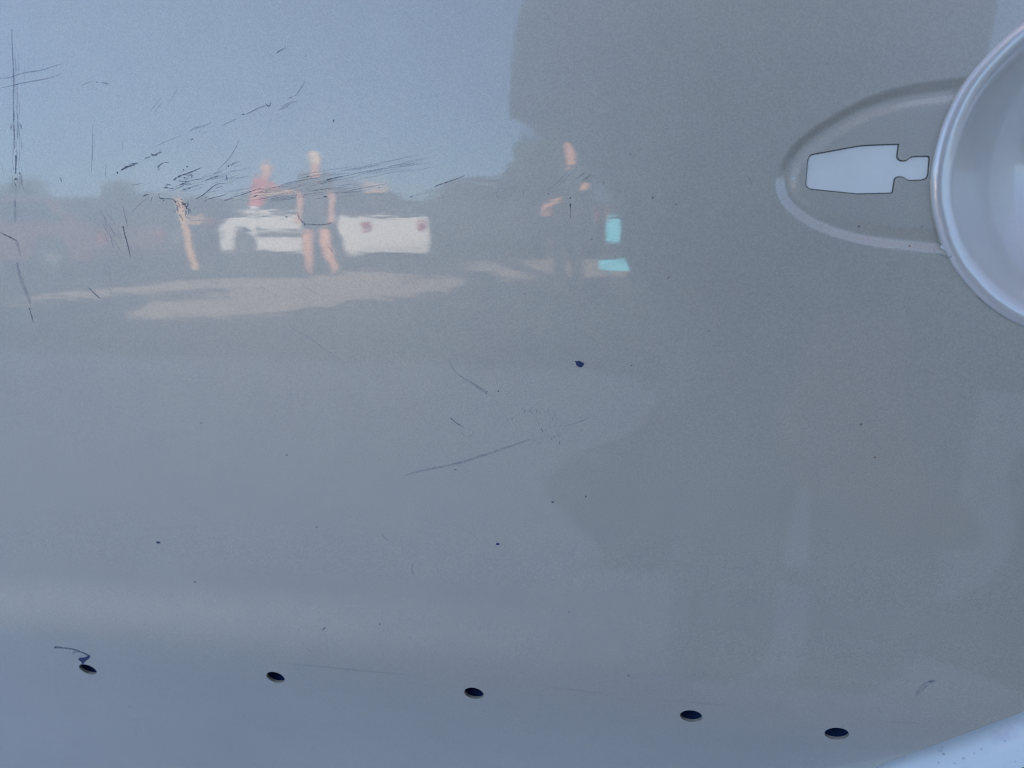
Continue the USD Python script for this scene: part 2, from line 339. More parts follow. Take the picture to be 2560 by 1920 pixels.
def crop(x0, y0, s, pts): return [(x0 + s * a_, y0 + s * b_) for a_, b_ in pts]
k1 = 320 / 2212
sc_list = []                                  # (points, width in photo pixels, material)
A = lambda pts: crop(280, 200, k1, pts)
B = lambda pts: crop(540, 60, k1, pts)
D = lambda pts: crop(280, 400, k1, pts)
E = lambda pts: crop(560, 400, k1, pts)
G = lambda pts: crop(860, 400, k1, pts)
L1 = lambda pts: crop(0, 60, k1, pts)
L2 = lambda pts: crop(0, 280, k1, pts)
L3 = lambda pts: crop(0, 500, 400 / 1659, pts)
H = lambda pts: crop(1160, 380, 400 / 2212, pts)
K = lambda pts: crop(1000, 880, 500 / 2212, pts)
T = lambda pts: crop(80, 1580, k1, pts)
sc_list += [
 (L1([(0, 940), (180, 920), (400, 850), (700, 800), (900, 740), (1100, 680)]), 3.2, 'mark_mid'),
 (L1([(0, 1110), (200, 1065), (400, 1020), (700, 965), (900, 920), (1050, 860)]), 3.4, 'mark_mid'),
 (L1([(1420, 1065), (1500, 1020), (1590, 995)]), 3.2, 'mark_mid'),
 (L1([(1660, 995), (1695, 1020)]), 2.6, 'mark_dark'), (L1([(1760, 1015), (1815, 1020), (1880, 1032)]), 3.2, 'mark_dark'),
 (L1([(205, 90), (215, 420), (225, 640), (235, 860), (235, 1200), (240, 1659)]), [2, 3, 4, 5, 4, 4], 'mark_mid'),
 (L1([(300, 1000), (310, 1200), (305, 1400), (300, 1640)]), 3.2, 'mark_soft'),
 (L2([(240, 0), (235, 200), (245, 400), (255, 640)]), [3.5, 4.5, 5, 2.5], 'mark_mid'),
 (L2([(305, 0), (310, 250), (305, 460)]), [2.5, 3.5, 4.5], 'mark_mid'), (L2([(190, 200), (195, 310)]), 4.5, 'mark_mid'),
 (L2([(350, 190), (370, 290)]), 5, 'mark_mid'), (L2([(365, 430), (370, 660)]), 2.6, 'mark_soft'),
 (L2([(275, 750), (275, 860), (268, 1070)]), [5.5, 4, 4.2], 'mark_dark'), (L2([(230, 940), (240, 1000)]), 4.5, 'mark_mid'),
 (L2([(335, 1045), (350, 1080)]), 4, 'mark_dark'), (L2([(370, 1080), (375, 1200), (390, 1290)]), 3, 'mark_mid'),
 (L2([(225, 1080), (215, 1300)]), 2.4, 'mark_soft'),
 (L2([(250, 1190), (280, 1150), (310, 1185)]), 5, 'mark_dark'), (L2([(240, 1220), (290, 1290)]), 3, 'mark_mid'), (L2([(400, 1305), (415, 1330)]), 3.2, 'mark_mid'),
 (L2([(265, 1500), (270, 1640)]), 6.5, 'mark_soft'), (L2([(1605, 200), (1600, 600), (1590, 850), (1578, 1050)]), 2.6, 'mark_mid'),
 (L2([(1830, 900), (1828, 1000), (1820, 1140)]), 2.4, 'mark_mid'), (L2([(1035, 1130), (1055, 1165), (1060, 1220)]), 2.6, 'mark_dark'),
 (L2([(10, 850), (50, 1000), (70, 1100)]), 2.4, 'mark_soft'), (L2([(2120, 470), (2115, 680)]), 2.2, 'mark_soft'),
 (L2([(2090, 1010), (2140, 980), (2212, 950)]), 3.0, 'mark_dark'), (L2([(2030, 1030), (2035, 1070)]), 3.6, 'mark_dark'),
 (A([(160, 1560), (260, 1500), (340, 1470), (455, 1430)]), [3, 7, 9, 2.5], 'mark_dark'), (A([(90, 1580), (100, 1620)]), 3.6, 'mark_dark'),
 (A([(570, 1355), (620, 1340), (665, 1325)]), 4, 'mark_dark'), (A([(675, 1275), (730, 1300), (790, 1275), (860, 1245)]), [5, 5, 6, 3], 'mark_dark'),
 (A([(815, 1220), (835, 1200)]), 3.5, 'mark_mid'), (A([(680, 1180), (860, 1095), (1060, 1010), (1200, 960)]), 3.2, 'mark_soft'),
 (A([(1350, 1040), (1410, 1015)]), 3.6, 'mark_dark'), (A([(1315, 1020), (1335, 1022)]), 2.5, 'mark_dark'),
 (A([(1330, 905), (1470, 820), (1620, 780), (1720, 720)]), [3, 8, 6, 2], 'mark_soft'), (A([(1500, 885), (1520, 880)]), 3, 'mark_mid'),
 (A([(1560, 920), (1660, 890)]), 6, 'mark_haze'), (A([(1900, 790), (2020, 730), (2160, 670)]), 4.5, 'mark_soft'),
 (A([(640, 560), (760, 420), (860, 300)]), 3.4, 'mark_haze'), (A([(720, 580), (800, 470), (870, 370)]), 3.4, 'mark_soft'), (A([(960, 440), (1030, 330), (1110, 190), (1140, 120)]), 3.2, 'mark_soft'),
 (A([(2190, 1050), (2130, 1190), (2020, 1360), (1920, 1470), (1820, 1560)]), 3.0, 'mark_mid'), (A([(2110, 1410), (2060, 1500)]), 2.4, 'mark_mid'),
 (B([(1045, 515), (1100, 465), (1150, 440), (1200, 410)]), 3.4, 'mark_dark'), (B([(1185, 380), (1200, 392)]), 2.4, 'mark_dark'),
 (B([(480, 1570), (640, 1500), (780, 1435), (870, 1410)]), 3.4, 'mark_mid'), (B([(860, 1370), (910, 1420), (950, 1360)]), 4.6, 'mark_dark'),
 (B([(1540, 990), (1480, 1090), (1420, 1180), (1360, 1250)]), 3.4, 'mark_mid'), (B([(1250, 1285), (1330, 1255)]), 3.2, 'mark_mid'),
 (B([(1080, 1510), (1200, 1410), (1300, 1360), (1400, 1330)]), [2, 8, 8, 3], 'mark_soft'), (B([(1150, 1470), (1250, 1420)]), 3, 'mark_mid'), (B([(1310, 1530), (1335, 1520)]), 3.6, 'mark_mid'),
 (B([(1535, 570), (1570, 525)]), 3, 'mark_mid'), (B([(160, 400), (180, 440)]), 2.6, 'mark_mid'), (B([(455, 1560), (490, 1565)]), 4.2, 'mark_dark'), (B([(350, 1560), (375, 1562)]), 4, 'mark_mid'),
 (D([(1070, 350), (1130, 300), (1250, 250), (1400, 195), (1500, 150), (1560, 135)]), [5, 5, 4.5, 3.6, 3, 1.5], 'mark_dark'),
 (D([(790, 130), (820, 95), (870, 60), (980, 40)]), [5, 4, 2.4, 1.6], 'mark_dark'), (D([(1230, 155), (1250, 185)]), 3.6, 'mark_dark'),
 (D([(1240, 320), (1265, 295)]), 5, 'mark_dark'), (D([(1310, 285), (1380, 260), (1375, 310)]), 4.4, 'mark_dark'),
 (D([(1450, 670), (1550, 620), (1640, 550), (1720, 480), (1960, 410)]), 3.2, 'mark_dark'), (D([(1590, 725), (1640, 690), (1800, 640), (2000, 570)]), 3.2, 'mark_mid'),
 (D([(1610, 650), (1635, 645)]), 4.4, 'mark_dark'), (D([(520, 630), (630, 590)]), 4, 'mark_dark'), (D([(700, 630), (690, 660), (670, 720)]), 2.8, 'mark_mid'),
 (D([(815, 575), (825, 650), (930, 670), (1060, 690)]), 3.0, 'mark_dark'), (D([(1060, 685), (1090, 710), (1110, 740)]), 4.4, 'mark_dark'),
 (D([(1210, 730), (1250, 770), (1295, 835)]), [4, 5.5, 2], 'mark_dark'), (D([(300, 960), (420, 830), (560, 700), (660, 630)]), 3.0, 'mark_soft'),
 (D([(185, 790), (210, 900), (250, 1050), (270, 1150)]), 2.6, 'mark_soft'), (D([(190, 1140), (230, 1310), (280, 1500), (320, 1680)]), [5, 3.6, 3, 1.2], 'mark_dark'),
 (D([(1750, 240), (1840, 210), (1920, 190)]), 3, 'mark_mid'), (D([(1600, 360), (1700, 320), (1850, 270)]), 3.4, 'mark_mid'), (D([(1980, 250), (1985, 345)]), [3, 6], 'mark_mid'),
 (D([(330, 430), (420, 425), (520, 395)]), 3.4, 'mark_soft'), (D([(1790, 490), (1900, 450)]), 3.4, 'mark_mid'),
 (E([(150, 640), (330, 590), (480, 540), (650, 480)]), 2.6, 'mark_mid'), (E([(515, 630), (580, 605)]), 4, 'mark_dark'),
 (E([(1770, 345), (1900, 315), (2160, 265)]), [3.6, 3, 1.2], 'mark_dark'), (E([(1430, 285), (1460, 278)]), 3.6, 'mark_dark'),
 (E([(1720, 635), (1790, 628)]), 4.2, 'mark_dark'), (E([(1280, 910), (1290, 980), (1340, 1050), (1410, 1135)]), [3, 4, 5, 3], 'mark_mid'),
 (E([(1400, 1105), (1550, 1115), (1720, 1115), (1800, 1100), (1870, 1080)]), [2.5, 2.5, 4, 4.2, 3.6], 'mark_mid'), (E([(1060, 970), (1100, 995)]), 5, 'mark_dark'),
 (E([(1100, 985), (1200, 990), (1280, 1000)]), 2.2, 'mark_soft'), (E([(1130, 1065), (1260, 1085), (1350, 1100)]), 2.2, 'mark_soft'), (E([(1790, 1480), (1890, 1600)]), 2.6, 'mark_mid'),
 (E([(340, 1300), (370, 1315)]), 3, 'mark_mid'), (E([(0, 705), (160, 660)]), 4, 'mark_mid'),
 (G([(1560, 460), (1700, 410), (1850, 360), (2090, 265)]), [3, 3.4, 3, 1.4], 'mark_dark'), (G([(1130, 640), (1185, 630)]), 4, 'mark_dark'), (G([(1200, 620), (1420, 570)]), 2, 'mark_soft'),
 (G([(0, 560), (200, 510), (400, 470), (740, 410)]), 2.4, 'mark_mid'), (G([(600, 475), (625, 475)]), 2.8, 'mark_dark'), (G([(640, 600), (665, 600)]), 2.8, 'mark_dark'),
 (L3([(0, 335), (60, 365), (180, 425)]), 4.2, 'mark_dark'), (L3([(155, 0), (160, 240)]), 9, 'mark_haze'),
 (L3([(170, 430), (190, 480), (215, 585)]), [9, 8, 3], 'mark_soft'), (L3([(180, 640), (205, 780), (250, 900), (290, 1000), (320, 1080)]), [5, 9, 11, 11, 8], 'mark_soft'),
 (L3([(300, 1115), (325, 1190), (350, 1275)]), [2.5, 3.4, 1.5], 'mark_dark'), (L3([(925, 910), (980, 970), (1040, 1020)]), [2.5, 4, 2], 'mark_dark'),
 (L3([(1135, 910), (1155, 980)]), 2.2, 'mark_mid'), (L3([(1280, 70), (1310, 220), (1330, 300)]), 2.4, 'mark_soft'), (L3([(1130, 690), (1160, 860)]), 2, 'mark_soft'),
 (H([(1160, 540), (1300, 410), (1400, 300)]), 3, 'mark_soft'), (H([(1260, 500), (1400, 370), (1510, 270)]), 2.6, 'mark_soft'), (H([(1560, 370), (1690, 255)]), 2.8, 'mark_mid'),
 (H([(1630, 400), (1755, 310)]), 3, 'mark_mid'), (H([(1700, 420), (1800, 340)]), 2.4, 'mark_soft'), (H([(1930, 400), (1928, 460)]), 2.6, 'mark_mid'), (H([(825, 520), (822, 590)]), 2.6, 'mark_mid'),
 (H([(1470, 720), (1472, 820), (1475, 920)]), [4, 2, 1], 'mark_dark'),
 (K([(530, 80), (610, 205), (720, 300), (840, 370), (900, 415), (970, 450)]), [1.5, 3, 3.6, 5, 9, 13], 'mark_soft'),
 (K([(560, 730), (600, 765), (650, 800), (710, 840)]), [4, 3, 5, 2], 'mark_mid'), (K([(700, 840), (740, 935), (800, 910), (810, 880), (770, 865)]), 2.2, 'mark_soft'),
 (K([(50, 1370), (300, 1300), (600, 1240), (900, 1150), (1200, 1050), (1440, 965)]), [4, 6, 7, 8, 7, 4], 'mark_soft'), (K([(1800, 830), (1950, 780), (2100, 730)]), 3.6, 'mark_haze'),
 (K([(1440, 620), (1437, 670)]), 3, 'mark_mid'), (K([(1515, 645), (1510, 670)]), 2.6, 'mark_mid'), (K([(1560, 840), (1580, 885)]), 3.6, 'mark_mid'), (K([(1375, 650), (1370, 700)]), 2.6, 'mark_soft'),
 (K([(1760, 1020), (1765, 985)]), 3.4, 'mark_mid'), (K([(590, 1300), (635, 1302)]), 3, 'mark_mid'),
 (T([(390, 262), (560, 275), (720, 300), (850, 345), (1000, 415)]), [5.5, 4, 4.4, 4.6, 6.5], 'mark_dark'), (T([(820, 335), (750, 345), (700, 375)]), [2.5, 3.5, 6], 'mark_mid'),
 ([(954, 1330), (962, 1345), (976, 1353)], 2.4, 'mark_mid'), ([(1034, 1408), (1030, 1425), (1036, 1440)], 2.4, 'mark_mid'),
 ([(806, 1575), (815, 1568)], 6, 'mark_mid'), ([(728, 818), (780, 850), (850, 900)], 2.6, 'mark_soft'), ([(690, 1656), (1046, 1690)], 2.6, 'mark_soft'),  # last ribbon traces the faint dark line of the body crease
 ([(1340, 1713), (1533, 1737)], 2.6, 'mark_soft'), ([(1660, 1750), (1830, 1765)], 2.4, 'mark_haze'), ([(2205, 1803), (2295, 1808)], 2.2, 'mark_soft'), ([(2320, 1704), (2340, 1702)], 6, 'mark_mid'),  # first three ribbons continue the crease line
 ([(2290, 1738), (2310, 1715), (2330, 1703)], [9, 16, 10], 'mark_soft'), ([(1668, 697), (1675, 690)], 3.6, 'mark_dark'), ([(1868, 438), (1880, 460)], 3, 'mark_mid'),
 ([(750, 710), (810, 745)], 2.4, 'mark_soft'), ([(650, 715), (700, 745)], 2.4, 'mark_soft'),
]
for pts, w_, mk in sc_list:
    obj('scratch', ribbon(pts, w_, jag=0.18 if mk == 'mark_dark' else 0.08), M[mk], door)
# big dark chip and other chips
obj('paint_chip', patch(K([(1930, 98), (1950, 100), (1985, 97), (2010, 112), (2030, 118), (2036, 138), (2020, 160), (2000, 172), (1975, 165), (1950, 145), (1944, 118)])), M['chip'], door, label='largest navy paint chip, below the cyan reflection')
obj('paint_chip', patch(T([(800, 465), (820, 445), (850, 440), (900, 440), (960, 415), (985, 400), (1010, 408), (1000, 440), (975, 470), (940, 490), (905, 525), (885, 560), (862, 545), (850, 510), (815, 490)])), M['chip'], door, label='jagged dark chip just above the leftmost clip hole')
for c_, rx, ry, rot in [((1244, 1360), 4.8, 3.2, 15), ((396, 1356), 5, 3.4, 20), ((487, 1455), 3.6, 2.6, 0), ((791, 1318), 2.6, 2.0, 0), ((1426, 495), 2.4, 2.8, 0), ((1426, 512), 2.4, 4, 0),
                        ((1690, 510), 2.6, 2.6, 0), ((1632, 494), 2.2, 2.2, 0), ((1576, 385), 2.2, 2.0, 0), ((2147, 566), 3.0, 3.0, 0), ((1480, 598), 1.8, 1.8, 0), ((1668, 611), 1.8, 1.8, 0),
                        ((1312, 735), 2.0, 2.0, 0), ((1372, 485), 2.2, 2.2, 0), ((1246, 978), 2.4, 2.0, 0), ((1578, 914), 2.2, 2.0, 0), ((1773, 828), 2.0, 2.0, 0), ((1465, 1241), 2.2, 2.2, 0),
                        ((1382, 1255), 3.6, 2.8, 20), ((503, 1057), 2.4, 2.0, 0), ((717, 1137), 2.4, 2.2, 0), ((834, 302), 2.0, 3.4, 0), ((468, 417), 2.4, 2.0, 0), ((571, 416), 2.2, 2.0, 0), ((397, 424), 2.6, 2.4, 0),
                        ((409, 502), 2.2, 2.2, 0), ((950, 1560), 2.0, 3.0, 0), ((1572, 1689), 2.4, 2.0, 0), ((340, 1836), 4.5, 2.4, 0), ((325, 1766), 5.0, 2.2, 0), ((1423, 1530), 1.8, 1.8, 0), ((2153, 1062), 2.0, 2.4, 0)]:
    obj('paint_chip', blob(c_, rx, ry, rot), M['mark_soft'] if c_[1] > 1700 else M['chip'] if rx > 4 else M['mark_dark'], door)
for c_ in [(2187, 1143), (2274, 615), (2153, 1060)]:
    obj('rust_fleck', blob(c_, 2.4, 2.2), M['rust'], door)
# scuffs: many hairline ribbons over one patch each
def scuff(px0, px1, spread, n, length, w_, mk, wobble=0.06, label=None):
    p0, p1 = np.array(px0, float), np.array(px1, float); out = []
    dv = p1 - p0; dv_ = dv / np.linalg.norm(dv)
    for _ in range(n):
        base = p0 + dv * rnd.random() + np.array([-dv_[1], dv_[0]]) * rnd.gauss(0, spread)
        L_ = length * rnd.uniform(0.4, 1.3); a_ = math.atan2(dv[1], dv[0]) + rnd.gauss(0, wobble)
        q_ = base + L_ * np.array([math.cos(a_), math.sin(a_)])
        out.append(ribbon([base, q_], w_ * rnd.uniform(0.5, 1.4), n=4, proud=0.00005))
    obj('scuff_mark', join(out), M[mk], door, label=label)
scuff((440, 470), (590, 430), 14, 46, 34, 2.4, 'mark_soft', 0.10)
scuff((560, 500), (1000, 415), 13, 80, 80, 2.4, 'mark_soft', 0.04)
scuff((640, 500), (860, 470), 9, 36, 70, 2.2, 'mark_soft', 0.04)
scuff((400, 470), (470, 462), 8, 26, 16, 3.0, 'mark_mid', 0.25)
scuff((440, 500), (466, 530), 9, 22, 14, 3.4, 'mark_mid', 0.6)
scuff((250, 520), (285, 600), 9, 26, 34, 2.0, 'mark_soft', 0.05)
scuff((1240, 480), (1290, 480), 10, 40, 7, 1.8, 'mark_soft', 1.2)
scuff((40, 130), (44, 460), 8, 40, 36, 3.0, 'mark_haze', 0.03)
for _ in range(1):
    out = []
    for _k in range(150):                     # ring-shaped smudge near the middle
        a_ = rnd.uniform(-2.9, 1.9); r_ = rnd.gauss(1.0, 0.16)
        c_ = np.array([1338 + 62 * r_ * math.cos(a_), 1064 + 40 * r_ * math.sin(a_)])
        out.append(ribbon([c_, c_ + np.array([rnd.gauss(0, 2), rnd.gauss(0, 5)])], rnd.uniform(1.2, 2.6), n=3, proud=0.00005))
    for _k in range(60):
        c_ = np.array([rnd.gauss(1375, 18), rnd.gauss(1075, 22)])
        out.append(ribbon([c_, c_ + np.array([rnd.gauss(0, 2), rnd.gauss(0, 4)])], rnd.uniform(1.2, 2.4), n=3, proud=0.00005))
    obj('smudge', join(out), M['mark_soft'], door, label='faint ring-shaped smudge near the middle')
# cracked filler where recess and cup meet
Q = lambda pts: crop(2240, 400, 320 / 1264, pts)
for pts, w_ in [([(400, 665), (425, 690), (445, 730), (460, 765)], 2.4), ([(490, 780), (495, 810), (530, 825), (565, 840), (575, 832)], 2.6), ([(350, 870), (390, 920), (460, 945), (520, 962), (548, 930), (552, 870)], 2.0), ([(232, 668), (262, 648)], 3.0), ([(400, 810), (425, 850), (420, 875)], 2.0)]:
    obj('crack', ribbon(Q(pts), w_, proud=0.0009), M['mark_dark'], door)
obj('filler_spot', blob(Q([(490, 850)])[0], 17, 15, 20, 16, 0.25, proud=0.0007), M['light_mark'], door)
obj('smudge', blob(Q([(510, 875)])[0], 10, 9, 0, 12, 0.4, proud=0.0008), M['mark_mid'], door)
scuff(Q([(820, 1350)])[0], Q([(880, 1400)])[0], 3, 14, 6, 2.4, 'mark_mid', 0.6)
scuff((2080, 330), (2140, 285), 3, 9, 3, 2.2, 'mark_dark', 0.8)
# dust: what is too small to pick apart
out = [blob((rnd.uniform(-20, 2330), rnd.uniform(-10, 1900)), s_, s_ * rnd.uniform(0.6, 1), 0, 6, 0.3) for s_ in [rnd.uniform(0.6, 1.5) for _ in range(420)]]
obj('dust_speck', join(out), M['mark_mid'], door, kind='stuff')

# ------------------------------------------------------------------ pale step below the door, lower right
M['white'] = mat('pale_step_paint', {'g': ('geometry', {}), 'n': ('noise_texture', {'scale': 55.0, 'detail': 4.0, 'roughness': 0.6}),
    'r': ('rgb_ramp', {'ramp': [(0.0, (0.76, 0.84, 0.78)), (0.60, (0.75, 0.83, 0.77)), (0.72, (0.62, 0.66, 0.67)), (1.0, (0.45, 0.5, 0.54))]}),
    'p': ('principled_bsdf', {'roughness': 0.35, 'specular_ior_level': 0.5})}, [('g.position', 'n.vector'), ('n.fac', 'r.fac'), ('r.color', 'p.base_color')])
lq = ledge + rays([(2181, 1920), (2560, 1779)]) * 0.006
lx = lq[1] - lq[0]; lx /= np.linalg.norm(lx)
ld = np.array([0.0, -1.0, -0.55]); ld -= lx * ld.dot(lx); ld /= np.linalg.norm(ld)
ln = np.cross(lx, ld); ln = ln if ln[2] > 0 else -ln
print('ledge', ledge, lx, ld, ln, on_skin([(0, 1920), (1000, 1920)]))
step = thing('pale_ledge', 'pale blue white ledge with grey specks beyond the door edge at lower right', 'ledge')
rb = Polygon([(-0.30, -0.15), (0.40, -0.15), (0.40, 0.012), (-0.30, 0.006)]).buffer(-0.005).buffer(0.005, 6)
t = trimesh.creation.extrude_polygon(rb, 0.012, engine='earcut')
t.vertices = lq[0] + t.vertices[:, :1] * lx + t.vertices[:, 1:2] * ld + (t.vertices[:, 2:3] - 0.012) * ln
t.fix_normals(); obj('board', t, M['white'], step, smooth=30)
M['step'] = plain('added_board_pale', (0.84, 0.85, 0.88), 0.5, 0.4, noise=0.10, scale=14)  # kept pale so its reflection lifts the lower edge
sbp = Polygon([(-0.215, 0.535), (0.13, 0.535), (0.13, 0.575), (-0.20, 0.575), (-0.215, 0.56)]).buffer(-0.006).buffer(0.006, 5)
t = trimesh.creation.extrude_polygon(sbp, 2.3, engine='earcut'); t.vertices = np.c_[t.vertices[:, 2] - 2.15, t.vertices[:, 0], t.vertices[:, 1]]; t.fix_normals()
side = thing('added_side_board', 'unseen pale board added for its reflection in the turned under lower edge of the door', 'side step')  # board added below the door for the bluish reflection along its lower edge
obj('board', t, M['step'], side, smooth=30)
for x in (-1.9, -0.9, 0.0): obj('bracket', trimesh.creation.box(bounds=[[x - 0.02, 0.0, 0.50], [x + 0.02, 0.20, 0.534]]), M['dark'], side)
M['speck'] = mark('step_speck', (0.16, 0.20, 0.25), 0.45, 0.16, 700)
def on_ledge(px):
    d_ = rays(px); return C + d_ * ((lq[0] - C).dot(ln) / (d_ @ ln))[:, None] + ln * 0.0003
for c_, r_ in [((2357, 1868), 4), ((2352, 1877), 5.5), ((2360, 1886), 4), ((2411, 1897), 5), ((2455, 1874), 4.5), ((2514, 1853), 2.6), ((2348, 1908), 4), ((2388, 1909), 3.5), ((2437, 1884), 3.5), ((2540, 1905), 3)]:
    a_ = np.linspace(0, 2 * np.pi, 10)[:-1]
    p = np.array(c_) + np.c_[np.cos(a_), np.sin(a_)] * np.array([[rnd.uniform(0.6, 1.2) * r_] for _ in a_])
    q_ = on_ledge(np.vstack([[c_], p]))
    obj('dirt_speck', (q_, np.array([(0, 1 + k_, 1 + (k_ + 1) % 9) for k_ in range(9)])), M['speck'], step)

# ------------------------------------------------------------------ the rest of the car and the place mirrored in the paint
def seen(u, v, dist):                         # a point 'dist' metres in front of the door that the paint mirrors at pixel u, v (of a 2212 px wide copy)
    p = at_y([(u * 1.15732, v * 1.15732)], dist)[0]
    return np.array([p[0], -dist, p[2]])
def ground_at(u, v, z=0.0):
    d_ = rays([(u * 1.15732, v * 1.15732)])[0]; p = C + d_ * ((z - C[2]) / d_[2])
    return np.array([p[0], -p[1], z])
def sheet(name, poly, z, m, **t):
    po = Polygon(poly).buffer(0); po = max(getattr(po, 'geoms', [po]), key=lambda g_: g_.area)
    a_ = trimesh.creation.triangulate_polygon(po, engine='earcut')
    v_ = np.c_[a_[0], np.full(len(a_[0]), z)]; f_ = a_[1]
    n_ = np.cross(v_[f_[:, 1]] - v_[f_[:, 0]], v_[f_[:, 2]] - v_[f_[:, 0]])[:, 2]
    f_ = np.where(n_[:, None] < 0, f_[:, ::-1], f_)
    return obj(name, (v_, f_), m, **t)
M['asphalt'] = plain('asphalt', (0.034, 0.034, 0.035), 0.85, 0.3, noise=0.35, scale=14)
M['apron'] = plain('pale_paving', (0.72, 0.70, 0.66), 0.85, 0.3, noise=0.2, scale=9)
M['sunlit'] = plain('sunlit_ground_tan', (0.74, 0.58, 0.40), 0.95, 0.2, noise=0.22, scale=5)  # pale tan colour stands for sunlight on the ground
sheet('ground', [(-300, -300), (300, -300), (300, 60), (-300, 60)], 0.0, M['asphalt'], kind='structure')
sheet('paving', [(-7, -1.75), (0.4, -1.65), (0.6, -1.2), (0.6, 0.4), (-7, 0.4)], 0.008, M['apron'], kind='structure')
def gp(l): return [tuple(ground_at(*q_)[:2]) for q_ in l]
def wavy(l, n=60, amp=0.05):
    p = spline(np.array(l + l[:1]), n, True)
    return [tuple(q_ + np.array([rnd.gauss(0, amp), rnd.gauss(0, amp)]) * np.linalg.norm(q_) / 12) for q_ in p]
sheet('paving', wavy(gp([(-150, 765), (250, 776), (600, 785), (1000, 800), (1300, 815), (1395, 838), (1412, 890), (1340, 960), (1205, 1020), (1190, 1100), (1300, 1250), (1000, 1420), (300, 1420), (-150, 1300)]), 160, 0.0), 0.004, M['apron'], kind='structure')  # gap left before the next sheet gives the dark lobed shadow its shape
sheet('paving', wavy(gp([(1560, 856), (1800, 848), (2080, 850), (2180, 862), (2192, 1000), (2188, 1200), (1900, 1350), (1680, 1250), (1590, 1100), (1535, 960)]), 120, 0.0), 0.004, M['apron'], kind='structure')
sheet('sunlit_strip', wavy(gp([(-200, 688), (0, 656), (240, 628), (560, 606), (820, 596), (900, 607), (640, 622), (400, 640), (200, 648), (0, 664)])), 0.008, M['sunlit'], kind='structure')  # outlines of the sunlit ground patches, drawn as tan sheets
sheet('sunlit_strip', wavy(gp([(210, 683), (300, 664), (560, 638), (800, 622), (1000, 610), (1000, 622), (820, 650), (620, 680), (420, 692)])), 0.008, M['sunlit'], kind='structure')
sheet('sunlit_strip', wavy(gp([(500, 640), (620, 612), (800, 592), (860, 620), (700, 642)])), 0.012, M['sunlit'], kind='structure')
sheet('sunlit_strip', wavy(gp([(1000, 582), (1120, 572), (1262, 564), (1270, 606), (1100, 614), (1080, 600)])), 0.008, M['sunlit'], kind='structure')

# cars -------------------------------------------------------------
M['glass'] = plain('dark_window', (0.01, 0.012, 0.014), 0.04, 0.5)
M['tyre'] = plain('tyre_rubber', (0.02, 0.02, 0.021), 0.8, 0.3)
M['rim'] = plain('wheel_rim', (0.5, 0.5, 0.52), 0.3, 0.5, metallic=0.8)
M['lamp'] = plain('lamp_lens', (0.9, 0.9, 0.88), 0.10, 0.8, metallic=0.9)
M['red_lens'] = plain('red_lens', (0.35, 0.02, 0.02), 0.15, 0.5)
M['bumper'] = plain('grey_plastic', (0.05, 0.05, 0.055), 0.6)
M['white_car'] = plain('white_car_paint', (0.86, 0.86, 0.85), 0.25, 0.5, coat=1.0)
M['dark_car'] = plain('dark_car_paint', (0.02, 0.023, 0.03), 0.3, 0.5, coat=0.5)
M['red_car'] = plain('dull_red_car_paint', (0.085, 0.022, 0.025), 0.35, 0.5, coat=0.5)
M['trim'] = plain('bright_trim', (0.7, 0.7, 0.7), 0.2, 0.5, metallic=1.0)
def slab(poly, y0, y1, inset_above=None, lean=0.0, bev=0.02):
    """extrudes a side outline across the car; above a height the sides lean in"""
    p = Polygon(poly).buffer(-bev).buffer(bev, 4)
    t = trimesh.creation.extrude_polygon(p, y1 - y0, engine='earcut')
    v = np.c_[t.vertices[:, 0], t.vertices[:, 2] + y0, t.vertices[:, 1]]
    if inset_above is not None:
        mid = (y0 + y1) / 2; k = np.maximum(0, v[:, 2] - inset_above) * lean
        v[:, 1] -= np.sign(v[:, 1] - mid) * k
    t = trimesh.Trimesh(v, t.faces, process=False); t.fix_normals(); return t
def wheel(parent, x, y, r, side):
    ty = trimesh.creation.revolve([(r * 0.62, -0.09), (r * 0.94, -0.095), (r, -0.06), (r, 0.06), (r * 0.94, 0.095), (r * 0.62, 0.09)], sections=28)
    ty.apply_transform(trimesh.transformations.rotation_matrix(math.pi / 2, [1, 0, 0])); ty.apply_translation([x, y, r])
    w_ = obj('wheel', ty, M['tyre'], parent, smooth=30)
    parts = [trimesh.creation.cylinder(r * 0.2, 0.03, sections=16)]
    for k in range(5):
        b_ = trimesh.creation.box([r * 0.5, r * 0.16, 0.025]); b_.apply_translation([r * 0.38, 0, 0])
        b_.apply_transform(trimesh.transformations.rotation_matrix(k * 2 * math.pi / 5, [0, 0, 1])); parts.append(b_)
    t = trimesh.util.concatenate(parts); t.apply_transform(trimesh.transformations.rotation_matrix(math.pi / 2, [1, 0, 0])); t.apply_translation([x, y + side * 0.08, r])
    obj('rim', t, M['rim'], w_)
